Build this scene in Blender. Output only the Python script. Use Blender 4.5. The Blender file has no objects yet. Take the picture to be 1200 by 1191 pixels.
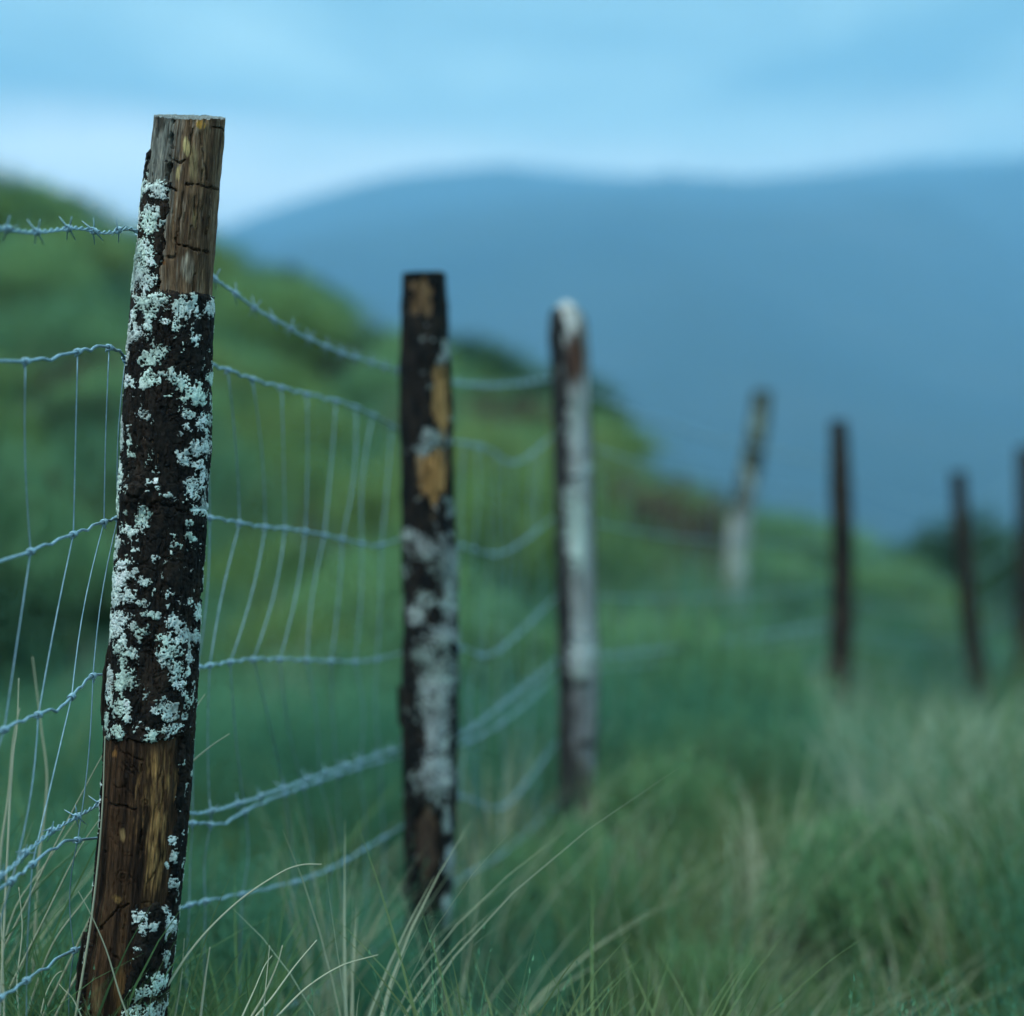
import bpy, math, random
import numpy as np
from mathutils import Vector, Matrix

random.seed(11)
RNG = np.random.default_rng(11)
scene = bpy.context.scene
COL = scene.collection

# ------------------------------------------------------------------ camera
F = 2640.0                     # focal length in photo pixels (1200 wide)
CAM_Z = 0.80
cam_data = bpy.data.cameras.new("camera")
cam = bpy.data.objects.new("camera", cam_data)
COL.objects.link(cam)
cam.location = (0, 0, CAM_Z)
cam.rotation_euler = (math.pi / 2, 0, 0)
cam_data.sensor_fit = 'HORIZONTAL'
cam_data.sensor_width = 36.0
cam_data.lens = 36.0 * F / 1200.0
cam_data.clip_start = 0.05
cam_data.clip_end = 20000
cam_data.dof.use_dof = True
cam_data.dof.focus_distance = 2.955
cam_data.dof.aperture_fstop = 1.9
scene.camera = cam

# ------------------------------------------------------------------ world
SUN_EL, SUN_AZ = math.radians(55), math.radians(-140)
world = bpy.data.worlds.new("World")
scene.world = world
world.use_nodes = True
wn, wl = world.node_tree.nodes, world.node_tree.links
wn.clear()
w_out = wn.new('ShaderNodeOutputWorld')
w_bg = wn.new('ShaderNodeBackground')
w_bg.inputs['Strength'].default_value = 0.10
w_sky = wn.new('ShaderNodeTexSky')
w_sky.sky_type = 'NISHITA'
w_sky.sun_disc = False
w_sky.sun_elevation = SUN_EL
w_sky.sun_rotation = SUN_AZ
w_sky.altitude = 600
w_sky.air_density = 1.0
w_sky.dust_density = 1.5
w_tc = wn.new('ShaderNodeTexCoord')
w_map = wn.new('ShaderNodeMapping')
w_map.inputs['Scale'].default_value = (1.0, 1.0, 3.4)
w_map.inputs['Location'].default_value = (0.35, 0.2, 0.35)
wl.new(w_tc.outputs['Generated'], w_map.inputs['Vector'])
w_noise = wn.new('ShaderNodeTexNoise')
w_noise.inputs['Scale'].default_value = 3.6
w_noise.inputs['Detail'].default_value = 5
w_noise.inputs['Roughness'].default_value = 0.5
w_noise.inputs['Distortion'].default_value = 0.5
wl.new(w_map.outputs['Vector'], w_noise.inputs['Vector'])
# overcast deck: brighter where it thins
w_ramp = wn.new('ShaderNodeValToRGB')
cr = w_ramp.color_ramp
cr.elements[0].position = 0.40
cr.elements[0].color = (0.21, 0.43, 0.46, 1)
cr.elements[1].position = 0.62
cr.elements[1].color = (0.60, 0.91, 0.86, 1)
wl.new(w_noise.outputs['Fac'], w_ramp.inputs['Fac'])
# low bank of brighter cloud all round the horizon
w_sep = wn.new('ShaderNodeSeparateXYZ')
wl.new(w_tc.outputs['Generated'], w_sep.inputs['Vector'])
w_wob = wn.new('ShaderNodeMath'); w_wob.operation = 'MULTIPLY_ADD'
w_wob.inputs[1].default_value = 0.07
wl.new(w_noise.outputs['Fac'], w_wob.inputs[0])
wl.new(w_sep.outputs['Z'], w_wob.inputs[2])
w_band = wn.new('ShaderNodeValToRGB')
be = w_band.color_ramp
be.interpolation = 'EASE'
be.elements[0].position = 0.182
be.elements[0].color = (1, 1, 1, 1)
be.elements[1].position = 0.216
be.elements[1].color = (0, 0, 0, 1)
wl.new(w_wob.outputs[0], w_band.inputs['Fac'])
w_bmul = wn.new('ShaderNodeMath'); w_bmul.operation = 'MULTIPLY'
w_bmul.inputs[1].default_value = 0.95
w_n2 = wn.new('ShaderNodeTexNoise')
w_n2.inputs['Scale'].default_value = 4.2
w_n2.inputs['Detail'].default_value = 4
wl.new(w_map.outputs['Vector'], w_n2.inputs['Vector'])
w_r2 = wn.new('ShaderNodeValToRGB')
w_r2.color_ramp.elements[0].position = 0.36; w_r2.color_ramp.elements[0].color = (0.12, 0.12, 0.12, 1)
w_r2.color_ramp.elements[1].position = 0.60; w_r2.color_ramp.elements[1].color = (1, 1, 1, 1)
wl.new(w_n2.outputs['Fac'], w_r2.inputs['Fac'])
w_bm2 = wn.new('ShaderNodeMath'); w_bm2.operation = 'MULTIPLY'
wl.new(w_band.outputs['Color'], w_bm2.inputs[0])
wl.new(w_r2.outputs['Color'], w_bm2.inputs[1])
wl.new(w_bm2.outputs[0], w_bmul.inputs[0])
w_mixb = wn.new('ShaderNodeMixRGB')
w_mixb.inputs['Color2'].default_value = (1.62, 1.74, 1.54, 1)
wl.new(w_bmul.outputs[0], w_mixb.inputs['Fac'])
wl.new(w_ramp.outputs['Color'], w_mixb.inputs['Color1'])
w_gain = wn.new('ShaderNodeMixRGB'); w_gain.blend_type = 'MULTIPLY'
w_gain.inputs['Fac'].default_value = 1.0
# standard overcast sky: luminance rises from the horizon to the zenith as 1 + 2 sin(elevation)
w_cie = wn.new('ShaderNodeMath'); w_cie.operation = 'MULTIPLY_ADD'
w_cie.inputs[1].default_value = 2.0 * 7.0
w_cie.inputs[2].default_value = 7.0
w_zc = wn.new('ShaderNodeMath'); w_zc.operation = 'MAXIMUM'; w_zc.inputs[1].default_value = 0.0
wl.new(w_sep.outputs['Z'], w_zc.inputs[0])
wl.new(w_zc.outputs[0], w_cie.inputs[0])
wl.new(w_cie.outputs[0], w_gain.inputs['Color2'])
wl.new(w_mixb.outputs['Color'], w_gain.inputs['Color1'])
w_mix = wn.new('ShaderNodeMixRGB')
w_mix.inputs['Fac'].default_value = 0.86
wl.new(w_sky.outputs['Color'], w_mix.inputs['Color1'])
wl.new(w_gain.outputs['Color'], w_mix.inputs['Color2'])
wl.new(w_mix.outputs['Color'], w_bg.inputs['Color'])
wl.new(w_bg.outputs['Background'], w_out.inputs['Surface'])

# ------------------------------------------------------------------ sun
sun_data = bpy.data.lights.new("sun", 'SUN')
sun_data.energy = 1.5
sun_data.angle = math.radians(35)
sun_data.color = (1.0, 0.95, 0.86)
sun = bpy.data.objects.new("sun", sun_data)
COL.objects.link(sun)
# sky sun_rotation is measured clockwise from +Y
sd = Vector((math.sin(SUN_AZ) * math.cos(SUN_EL), math.cos(SUN_AZ) * math.cos(SUN_EL), math.sin(SUN_EL)))
sun.rotation_euler = sd.to_track_quat('Z', 'Y').to_euler()
sun.location = (0, -5, 30)

# ------------------------------------------------------------------ render / view
scene.render.engine = 'CYCLES'
vs = scene.view_settings
vs.view_transform = 'Standard'
vs.look = 'None'
vs.exposure = 0.62
vs.gamma = 1.0
cy = scene.cycles
cy.max_bounces = 6
cy.diffuse_bounces = 3
cy.glossy_bounces = 2
cy.transmission_bounces = 3
cy.transparent_max_bounces = 4
cy.volume_bounces = 3
cy.use_adaptive_sampling = True
cy.adaptive_threshold = 0.02
cy.use_denoising = True
cy.caustics_reflective = False
cy.caustics_refractive = False

# ================================================================== helpers
def P(px, py, d):
    """photo pixel at depth d -> world point"""
    return Vector(((px - 600.0) * d / F, d, CAM_Z + (595.5 - py) * d / F))

def hash3(i, j, k, seed):
    h = (i.astype(np.int64) * 374761393 + j.astype(np.int64) * 668265263 + k.astype(np.int64) * 2147483647 + seed * 1274126177) & 0xFFFFFFFF
    h = ((h ^ (h >> 13)) * 1274126177) & 0xFFFFFFFF
    h = (h ^ (h >> 16)) & 0xFFFFFFFF
    return h / 4294967295.0

def vnoise(x, y, z=0.0, seed=0):
    x, y, z = np.broadcast_arrays(np.asarray(x, float), np.asarray(y, float), np.asarray(z, float))
    xi, yi, zi = np.floor(x).astype(np.int64), np.floor(y).astype(np.int64), np.floor(z).astype(np.int64)
    fx, fy, fz = x - xi, y - yi, z - zi
    fx, fy, fz = [f * f * (3 - 2 * f) for f in (fx, fy, fz)]
    r = 0
    for a in (0, 1):
        for b in (0, 1):
            for c in (0, 1):
                w = (fx if a else 1 - fx) * (fy if b else 1 - fy) * (fz if c else 1 - fz)
                r = r + w * hash3(xi + a, yi + b, zi + c, seed)
    return r * 2 - 1

def fbm(x, y, z=0.0, octaves=4, seed=0, gain=0.5):
    r, a, f, t = 0, 1.0, 1.0, 0
    for o in range(octaves):
        r = r + a * vnoise(np.asarray(x) * f, np.asarray(y) * f, np.asarray(z) * f, seed + o * 17)
        t += a
        a *= gain
        f *= 2.03
    return r / t

def sstep(a, b, x):
    t = np.clip((np.asarray(x, float) - a) / (b - a), 0, 1)
    return t * t * (3 - 2 * t)

def mesh_from(name, verts, faces, smooth=True, col=None):
    me = bpy.data.meshes.new(name)
    verts = np.asarray(verts, dtype=np.float32)
    me.from_pydata([] if len(verts) == 0 else verts.tolist(), [], faces if isinstance(faces, list) else faces.tolist())
    if smooth:
        me.polygons.foreach_set('use_smooth', np.ones(len(me.polygons), dtype=bool))
    if col is not None:
        at = me.color_attributes.new('Col', 'FLOAT_COLOR', 'POINT')
        c = np.ones((len(verts), 4), dtype=np.float32)
        c[:, :3] = col
        at.data.foreach_set('color', c.ravel())
    me.update()
    return me

def link(name, me, mat=None, parent=None, kind=None):
    o = bpy.data.objects.new(name, me)
    COL.objects.link(o)
    if mat is not None and me is not None and not me.materials:
        me.materials.append(mat)
    if parent is not None:
        o.parent = parent
    if kind:
        o['kind'] = kind
    return o

def tag(o, label, cat, group=None):
    o['label'] = label
    o['category'] = cat
    if group:
        o['group'] = group
    return o

def empty(name, loc):
    o = bpy.data.objects.new(name, None)
    o.empty_display_size = 0.1
    o.location = loc
    COL.objects.link(o)
    return o

def tube_data(pts, r, n=6, caps=True, v0=0):
    pts = np.asarray(pts, float)
    m = len(pts)
    tan = np.gradient(pts, axis=0)
    tan /= np.maximum(np.linalg.norm(tan, axis=1, keepdims=True), 1e-9)
    up = np.array([0, 0, 1.0]) if abs(tan[0][2]) < 0.9 else np.array([1.0, 0, 0])
    rr = np.broadcast_to(np.asarray(r, float), (m,))
    verts = []
    nrm = np.cross(tan[0], up); nrm /= np.linalg.norm(nrm)
    for i in range(m):
        nrm = nrm - tan[i] * np.dot(nrm, tan[i])
        nrm /= max(np.linalg.norm(nrm), 1e-9)
        bn = np.cross(tan[i], nrm)
        for k in range(n):
            a = 2 * math.pi * k / n
            verts.append(pts[i] + rr[i] * (math.cos(a) * nrm + math.sin(a) * bn))
    faces = []
    for i in range(m - 1):
        for k in range(n):
            k2 = (k + 1) % n
            faces.append((v0 + i * n + k, v0 + i * n + k2, v0 + (i + 1) * n + k2, v0 + (i + 1) * n + k))
    if caps:
        faces.append(tuple(v0 + k for k in range(n - 1, -1, -1)))
        faces.append(tuple(v0 + (m - 1) * n + k for k in range(n)))
    return verts, faces

class MB:
    def __init__(s):
        s.v, s.f = [], []
    def tube(s, pts, r, n=6, caps=True):
        v, f = tube_data(pts, r, n, caps, len(s.v))
        s.v += v
        s.f += f
    def mesh(s, name, smooth=True):
        return mesh_from(name, s.v, s.f, smooth)

def catmull(ctrl, step):
    """ctrl: list of (x,y) -> dense polyline, about step px apart"""
    c = np.asarray(ctrl, float)
    c = np.vstack([2 * c[0] - c[1], c, 2 * c[-1] - c[-2]])
    out = []
    for i in range(1, len(c) - 2):
        p0, p1, p2, p3 = c[i - 1], c[i], c[i + 1], c[i + 2]
        n = max(2, int(np.linalg.norm(p2 - p1) / step))
        for k in range(n):
            t = k / n
            out.append(0.5 * ((2 * p1) + (-p0 + p2) * t + (2 * p0 - 5 * p1 + 4 * p2 - p3) * t * t + (-p0 + 3 * p1 - 3 * p2 + p3) * t ** 3))
    out.append(c[-2])
    return np.array(out)

# ================================================================== materials
def new_mat(name):
    m = bpy.data.materials.new(name)
    m.use_nodes = True
    nt = m.node_tree
    b = nt.nodes['Principled BSDF']
    return m, nt.nodes, nt.links, b

def noise_node(n, l, scale, detail=4, rough=0.55, vec=None, mapscale=None, coord='Object'):
    tc = n.new('ShaderNodeTexCoord')
    t = n.new('ShaderNodeTexNoise')
    t.inputs['Scale'].default_value = scale
    t.inputs['Detail'].default_value = detail
    t.inputs['Roughness'].default_value = rough
    if mapscale:
        mp = n.new('ShaderNodeMapping')
        mp.inputs['Scale'].default_value = mapscale
        l.new(tc.outputs[coord], mp.inputs['Vector'])
        l.new(mp.outputs['Vector'], t.inputs['Vector'])
    else:
        l.new(tc.outputs[coord], t.inputs['Vector'])
    return t

def ramp(n, l, src, stops):
    r = n.new('ShaderNodeValToRGB')
    e = r.color_ramp.elements
    while len(e) < len(stops):
        e.new(0.5)
    for i, (p, c) in enumerate(stops):
        e[i].position = p
        e[i].color = (c[0], c[1], c[2], 1) if not isinstance(c, float) else (c, c, c, 1)
    l.new(src, r.inputs['Fac'])
    return r

def bump(n, l, height, strength, dist, b):
    bp = n.new('ShaderNodeBump')
    bp.inputs['Strength'].default_value = strength
    bp.inputs['Distance'].default_value = dist
    l.new(height, bp.inputs['Height'])
    l.new(bp.outputs['Normal'], b.inputs['Normal'])

def mat_vcol(name, nscale, mapscale, lo, hi, rough, bstr, bdist):
    """colour from the piece's own Col attribute, broken up with fine grain"""
    m, n, l, b = new_mat(name)
    at = n.new('ShaderNodeAttribute'); at.attribute_name = 'Col'
    t = noise_node(n, l, nscale, 6, 0.65, mapscale=mapscale)
    r = ramp(n, l, t.outputs['Fac'], [(0.28, lo), (0.72, hi)])
    mx = n.new('ShaderNodeMixRGB'); mx.blend_type = 'MULTIPLY'; mx.inputs['Fac'].default_value = 1
    l.new(at.outputs['Color'], mx.inputs['Color1'])
    l.new(r.outputs['Color'], mx.inputs['Color2'])
    l.new(mx.outputs['Color'], b.inputs['Base Color'])
    b.inputs['Roughness'].default_value = rough
    b.inputs['Specular IOR Level'].default_value = 0.08
    bump(n, l, t.outputs['Fac'], bstr, bdist, b)
    return m

M_WOOD = mat_vcol('weathered_wood', 75, (6, 6, 0.6), (0.22, 0.22, 0.23), (1.85, 1.8, 1.75), 0.75, 1.0, 0.004)
M_BARK = mat_vcol('old_bark', 140, (1, 1, 1), (0.45, 0.45, 0.45), (1.6, 1.55, 1.5), 0.7, 0.9, 0.003)
M_LICHEN = mat_vcol('lichen_crust', 420, (1, 1, 1), (0.66, 0.68, 0.68), (1.25, 1.25, 1.25), 0.95, 0.7, 0.0015)

def mat_wire(name='galvanised_steel', k=1.0):
    m, n, l, b = new_mat(name)
    t = noise_node(n, l, 90, 4, 0.6)
    r = ramp(n, l, t.outputs['Fac'], [(0.3, (0.20 * k, 0.33 * k, 0.41 * k)), (0.7, (0.40 * k, 0.56 * k, 0.66 * k))])
    l.new(r.outputs['Color'], b.inputs['Base Color'])
    b.inputs['Metallic'].default_value = 0.7
    b.inputs['Roughness'].default_value = 0.5
    return m
M_WIRE = mat_wire()
M_STAY = mat_wire('dull_galvanised_steel', 0.8)

def mat_leaf(name, stops, transl=0.32, patch=0.55, rough=0.6):
    """foliage: colour differs from plant to plant and in broad drifts over the ground"""
    m, n, l, b = new_mat(name)
    oi = n.new('ShaderNodeObjectInfo')
    geo = n.new('ShaderNodeNewGeometry')
    t = n.new('ShaderNodeTexNoise')
    t.inputs['Scale'].default_value = patch
    t.inputs['Detail'].default_value = 3
    l.new(geo.outputs['Position'], t.inputs['Vector'])
    ad = n.new('ShaderNodeMath'); ad.operation = 'MULTIPLY_ADD'
    ad.inputs[1].default_value = 0.42
    l.new(oi.outputs['Random'], ad.inputs[0])
    sc_ = n.new('ShaderNodeMath'); sc_.operation = 'MULTIPLY_ADD'
    sc_.inputs[1].default_value = 1.7
    sc_.inputs[2].default_value = -0.56
    l.new(t.outputs['Fac'], sc_.inputs[0])
    l.new(sc_.outputs[0], ad.inputs[2])
    r = ramp(n, l, ad.outputs[0], stops)
    l.new(r.outputs['Color'], b.inputs['Base Color'])
    b.inputs['Roughness'].default_value = rough
    b.inputs['Specular IOR Level'].default_value = 0.05
    tr = n.new('ShaderNodeBsdfTranslucent')
    l.new(r.outputs['Color'], tr.inputs['Color'])
    mx = n.new('ShaderNodeMixShader')
    mx.inputs['Fac'].default_value = transl
    l.new(b.outputs['BSDF'], mx.inputs[1])
    l.new(tr.outputs['BSDF'], mx.inputs[2])
    out = n['Material Output']
    l.new(mx.outputs['Shader'], out.inputs['Surface'])
    return m

M_SPRIG = mat_leaf('heath_sprig', [(0.15, (0.066, 0.184, 0.121)), (0.5, (0.100, 0.270, 0.165)), (0.85, (0.185, 0.350, 0.188))])
M_GRASS = mat_leaf('green_grass', [(0.15, (0.072, 0.144, 0.068)), (0.5, (0.118, 0.205, 0.083)), (0.85, (0.251, 0.274, 0.136))])
M_DRY = mat_leaf('dry_grass', [(0.15, (0.244, 0.265, 0.173)), (0.5, (0.402, 0.409, 0.273)), (0.85, (0.559, 0.555, 0.403))], 0.3)
M_BROOM = mat_leaf('broom_green', [(0.15, (0.112, 0.233, 0.129)), (0.5, (0.169, 0.319, 0.154)), (0.85, (0.266, 0.426, 0.177))], 0.35, 0.4)
M_DARKBUSH = mat_leaf('dark_shrub_leaf', [(0.15, (0.035, 0.086, 0.047)), (0.5, (0.055, 0.125, 0.059)), (0.85, (0.086, 0.133, 0.070))], 0.2)
M_REDBUSH = mat_leaf('russet_shrub_leaf', [(0.15, (0.077, 0.035, 0.028)), (0.5, (0.119, 0.055, 0.043)), (0.85, (0.119, 0.085, 0.052))], 0.2)
M_STRAW = mat_leaf('pale_straw', [(0.15, (0.42, 0.42, 0.30)), (0.85, (0.62, 0.60, 0.45))], 0.2)
M_PALE = mat_leaf('bleached_grass', [(0.15, (0.336, 0.406, 0.290)), (0.5, (0.504, 0.560, 0.420)), (0.85, (0.672, 0.700, 0.551))], 0.3)
M_OLIVE = mat_leaf('olive_broom', [(0.15, (0.139, 0.233, 0.083)), (0.5, (0.193, 0.305, 0.110)), (0.85, (0.262, 0.342, 0.132))], 0.4, 0.4)
M_TWIG = mat_leaf('twig_bark', [(0.2, (0.05, 0.036, 0.026)), (0.8, (0.10, 0.075, 0.055))], 0.0)

def mat_ground():
    m, n, l, b = new_mat('turf_and_soil')
    t = noise_node(n, l, 1.3, 6, 0.6)
    t2 = noise_node(n, l, 24, 5, 0.6)
    r = ramp(n, l, t.outputs['Fac'], [(0.3, (0.018, 0.026, 0.014)), (0.55, (0.024, 0.046, 0.021)), (0.75, (0.040, 0.034, 0.022))])
    r2 = ramp(n, l, t2.outputs['Fac'], [(0.3, 0.6), (0.7, 1.3)])
    mx = n.new('ShaderNodeMixRGB'); mx.blend_type = 'MULTIPLY'; mx.inputs['Fac'].default_value = 1
    l.new(r.outputs['Color'], mx.inputs['Color1']); l.new(r2.outputs['Color'], mx.inputs['Color2'])
    l.new(mx.outputs['Color'], b.inputs['Base Color'])
    b.inputs['Roughness'].default_value = 0.95
    bump(n, l, t2.outputs['Fac'], 0.8, 0.05, b)
    return m
M_GROUND = mat_ground()

def mat_mountain():
    m, n, l, b = new_mat('wooded_mountainside')
    t = noise_node(n, l, 0.006, 7, 0.62)
    r = ramp(n, l, t.outputs['Fac'], [(0.3, (0.018, 0.032, 0.028)), (0.5, (0.029, 0.046, 0.036)), (0.72, (0.050, 0.060, 0.050))])
    l.new(r.outputs['Color'], b.inputs['Base Color'])
    b.inputs['Roughness'].default_value = 1.0
    b.inputs['Specular IOR Level'].default_value = 0.0
    return m
M_MOUNT = mat_mountain()

# ================================================================== terrain
SKY_PX = np.array([-700, -300, 0, 60, 130, 260, 350, 440, 560, 640, 700, 735, 860, 950, 1000, 1100, 1200, 1600, 2200], float)
SKY_PY = np.array([60, 160, 228, 238, 268, 318, 356, 408, 436, 466, 524, 572, 618, 660, 690, 706, 712, 755, 810], float)
Y_CREST = 28.0
S_X = (SKY_PX - 600) * Y_CREST / F
S_Z = CAM_Z + (595.5 - SKY_PY) * Y_CREST / F

def terrain(x, y):
    x, y = np.broadcast_arrays(np.asarray(x, float), np.asarray(y, float))
    s = np.interp(x, S_X, S_Z)
    t = np.clip((y - 4.5) / (Y_CREST - 4.5), 0, 1)
    e = 1.25 + 0.6 * sstep(1.0, 3.0, x)
    w = t ** e
    base = -0.02 - 0.13 * sstep(3.0, 4.4, y)
    dip = -0.20 * sstep(0.7, 1.5, x) * sstep(5.6, 7.5, y) * (1 - sstep(14, 20, y)) - 0.12 * sstep(1.3, 2.6, x) * sstep(7.5, 10.5, y) * (1 - sstep(14, 20, y))
    open_ = -0.20 * sstep(-0.30, 0.35, x) * sstep(1.0, 2.5, y) * (1 - sstep(3.9, 5.3, y))
    z = base + dip + open_ + w * (s + 0.15)
    lump = 0.05 * fbm(x * 0.9, y * 0.9, 3.3, 3, 5) + 0.14 * fbm(x * 0.28, y * 0.28, 1.1, 2, 9) * sstep(5, 14, y)
    z = z + lump * (1 - sstep(60, 140, y))
    # beyond the brow the hill rolls over and drops into the valley
    over = np.clip(y - Y_CREST, 0, None)
    drop = np.where(over < 40, 0.0065 * over ** 2, 0.0065 * 1600 + (over - 40) * 0.40)
    z = z - drop
    back = np.clip(-y, 0, None)
    z = z - 0.03 * np.clip(back - 2, 0, None)
    side = np.clip(x - 9, 0, None)
    z = z - 0.22 * side * sstep(-10, 10, y)
    floor_ = -118 + 4 * fbm(x * 0.004, y * 0.004, 0, 3, 31)
    z = np.maximum(z, floor_)
    # uphill side levels out on a plateau
    z = np.where(x < -16, np.minimum(z, 9.0 + 0.02 * np.abs(x + 16)), z)
    return z

def graded(lo, hi, dense_lo, dense_hi, step, growth):
    a = list(np.arange(dense_lo, dense_hi + 1e-6, step))
    s = step
    while a[-1] < hi:
        s *= growth
        a.append(min(hi, a[-1] + s))
    s = step
    while a[0] > lo:
        s *= growth
        a.insert(0, max(lo, a[0] - s))
    return np.array(a)

gx = graded(-4200, 4200, -9, 9, 0.16, 1.13)
gy = graded(-1500, 4600, -1, 34, 0.16, 1.13)
GX, GY = np.meshgrid(gx, gy)
GZ = terrain(GX, GY)
gv = np.stack([GX.ravel(), GY.ravel(), GZ.ravel()], 1)
ny, nx = GX.shape
ii = (np.arange(ny - 1)[:, None] * nx + np.arange(nx - 1)[None, :]).ravel()
gf = np.stack([ii, ii + 1, ii + nx + 1, ii + nx], 1)
ground = link('ground', mesh_from('ground', gv, gf), M_GROUND, kind='structure')
ground['label'] = 'grassy hillside rising to the left behind the fence'

def gz(x, y):
    return float(terrain(x, y))

# mountain across the valley
mx_ = np.linspace(-3600, 3800, 240)
my_ = np.concatenate([np.linspace(620, 2600, 130), np.linspace(2625, 4300, 40)])
MX, MY = np.meshgrid(mx_, my_)
CR_PX = np.array([-4000, -2500, -1200, -300, 0, 200, 350, 480, 600, 720, 850, 960, 1060, 1200, 1600, 2400, 4300], float)
CR_PY = np.array([330, 240, 300, 330, 335, 305, 242, 203, 196, 205, 213, 202, 190, 188, 170, 260, 300], float)
crest_y = 2600.0
cz = np.interp(MX, (CR_PX - 600) * crest_y / F, CAM_Z + (595.5 - CR_PY) * crest_y / F)
tt = np.clip((MY - 640) / (crest_y - 640), 0, 1)
prof = tt ** 0.60
ridg = 1 - np.abs(fbm(MX * 0.0021 + 3, MY * 0.0009, 0.5, 4, 71)) * 2
MZ = -120 + (cz + 120) * prof + 70 * (ridg - 0.75) * np.sin(np.pi * tt) + 9 * fbm(MX * 0.012, MY * 0.012, 0, 3, 77) * np.clip(tt * 4, 0, 1) * (1 - 0.6 * tt)
back_ = np.clip((MY - crest_y) / 1700, 0, 1)
MZ = np.where(MY > crest_y, MZ - (cz + 135) * back_ ** 1.1, MZ)
MZ = np.where(MY <= 640, -128, MZ)
mv = np.stack([MX.ravel(), MY.ravel(), MZ.ravel()], 1)
ny, nx = MX.shape
ii = (np.arange(ny - 1)[:, None] * nx + np.arange(nx - 1)[None, :]).ravel()
mf = np.stack([ii, ii + 1, ii + nx + 1, ii + nx], 1)
mountain = link('mountain', mesh_from('mountain', mv, mf), M_MOUNT, kind='structure')
mountain['label'] = 'blue misty mountain across the valley under low cloud'

# air between here and the mountain
def make_haze():
    top = float(MZ.max()) + 6
    x0, x1, y0, y1, z0 = -4300, 4300, -1600, 4700, -140
    v = [(x0, y0, z0), (x1, y0, z0), (x1, y1, z0), (x0, y1, z0), (x0, y0, top), (x1, y0, top), (x1, y1, top), (x0, y1, top)]
    f = [(0, 3, 2, 1), (4, 5, 6, 7), (0, 1, 5, 4), (1, 2, 6, 5), (2, 3, 7, 6), (3, 0, 4, 7)]
    m = bpy.data.materials.new('moist_air')
    m.use_nodes = True
    n, l = m.node_tree.nodes, m.node_tree.links
    n.clear()
    out = n.new('ShaderNodeOutputMaterial')
    pv = n.new('ShaderNodeVolumePrincipled')
    pv.inputs['Color'].default_value = (0.33, 0.655, 1.0, 1)
    pv.inputs['Density'].default_value = 0.00060
    pv.inputs['Anisotropy'].default_value = 0.0
    l.new(pv.outputs['Volume'], out.inputs['Volume'])
    o = link('haze', mesh_from('haze', v, f, False), m, kind='stuff')
    o['label'] = 'thin moist air filling the valley'
    return o
make_haze()

# ================================================================== posts
def prof_interp(prof, y):
    p = np.asarray(prof, float)
    return np.interp(y, p[:, 0], p[:, 1]), np.interp(y, p[:, 0], p[:, 2])

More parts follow.
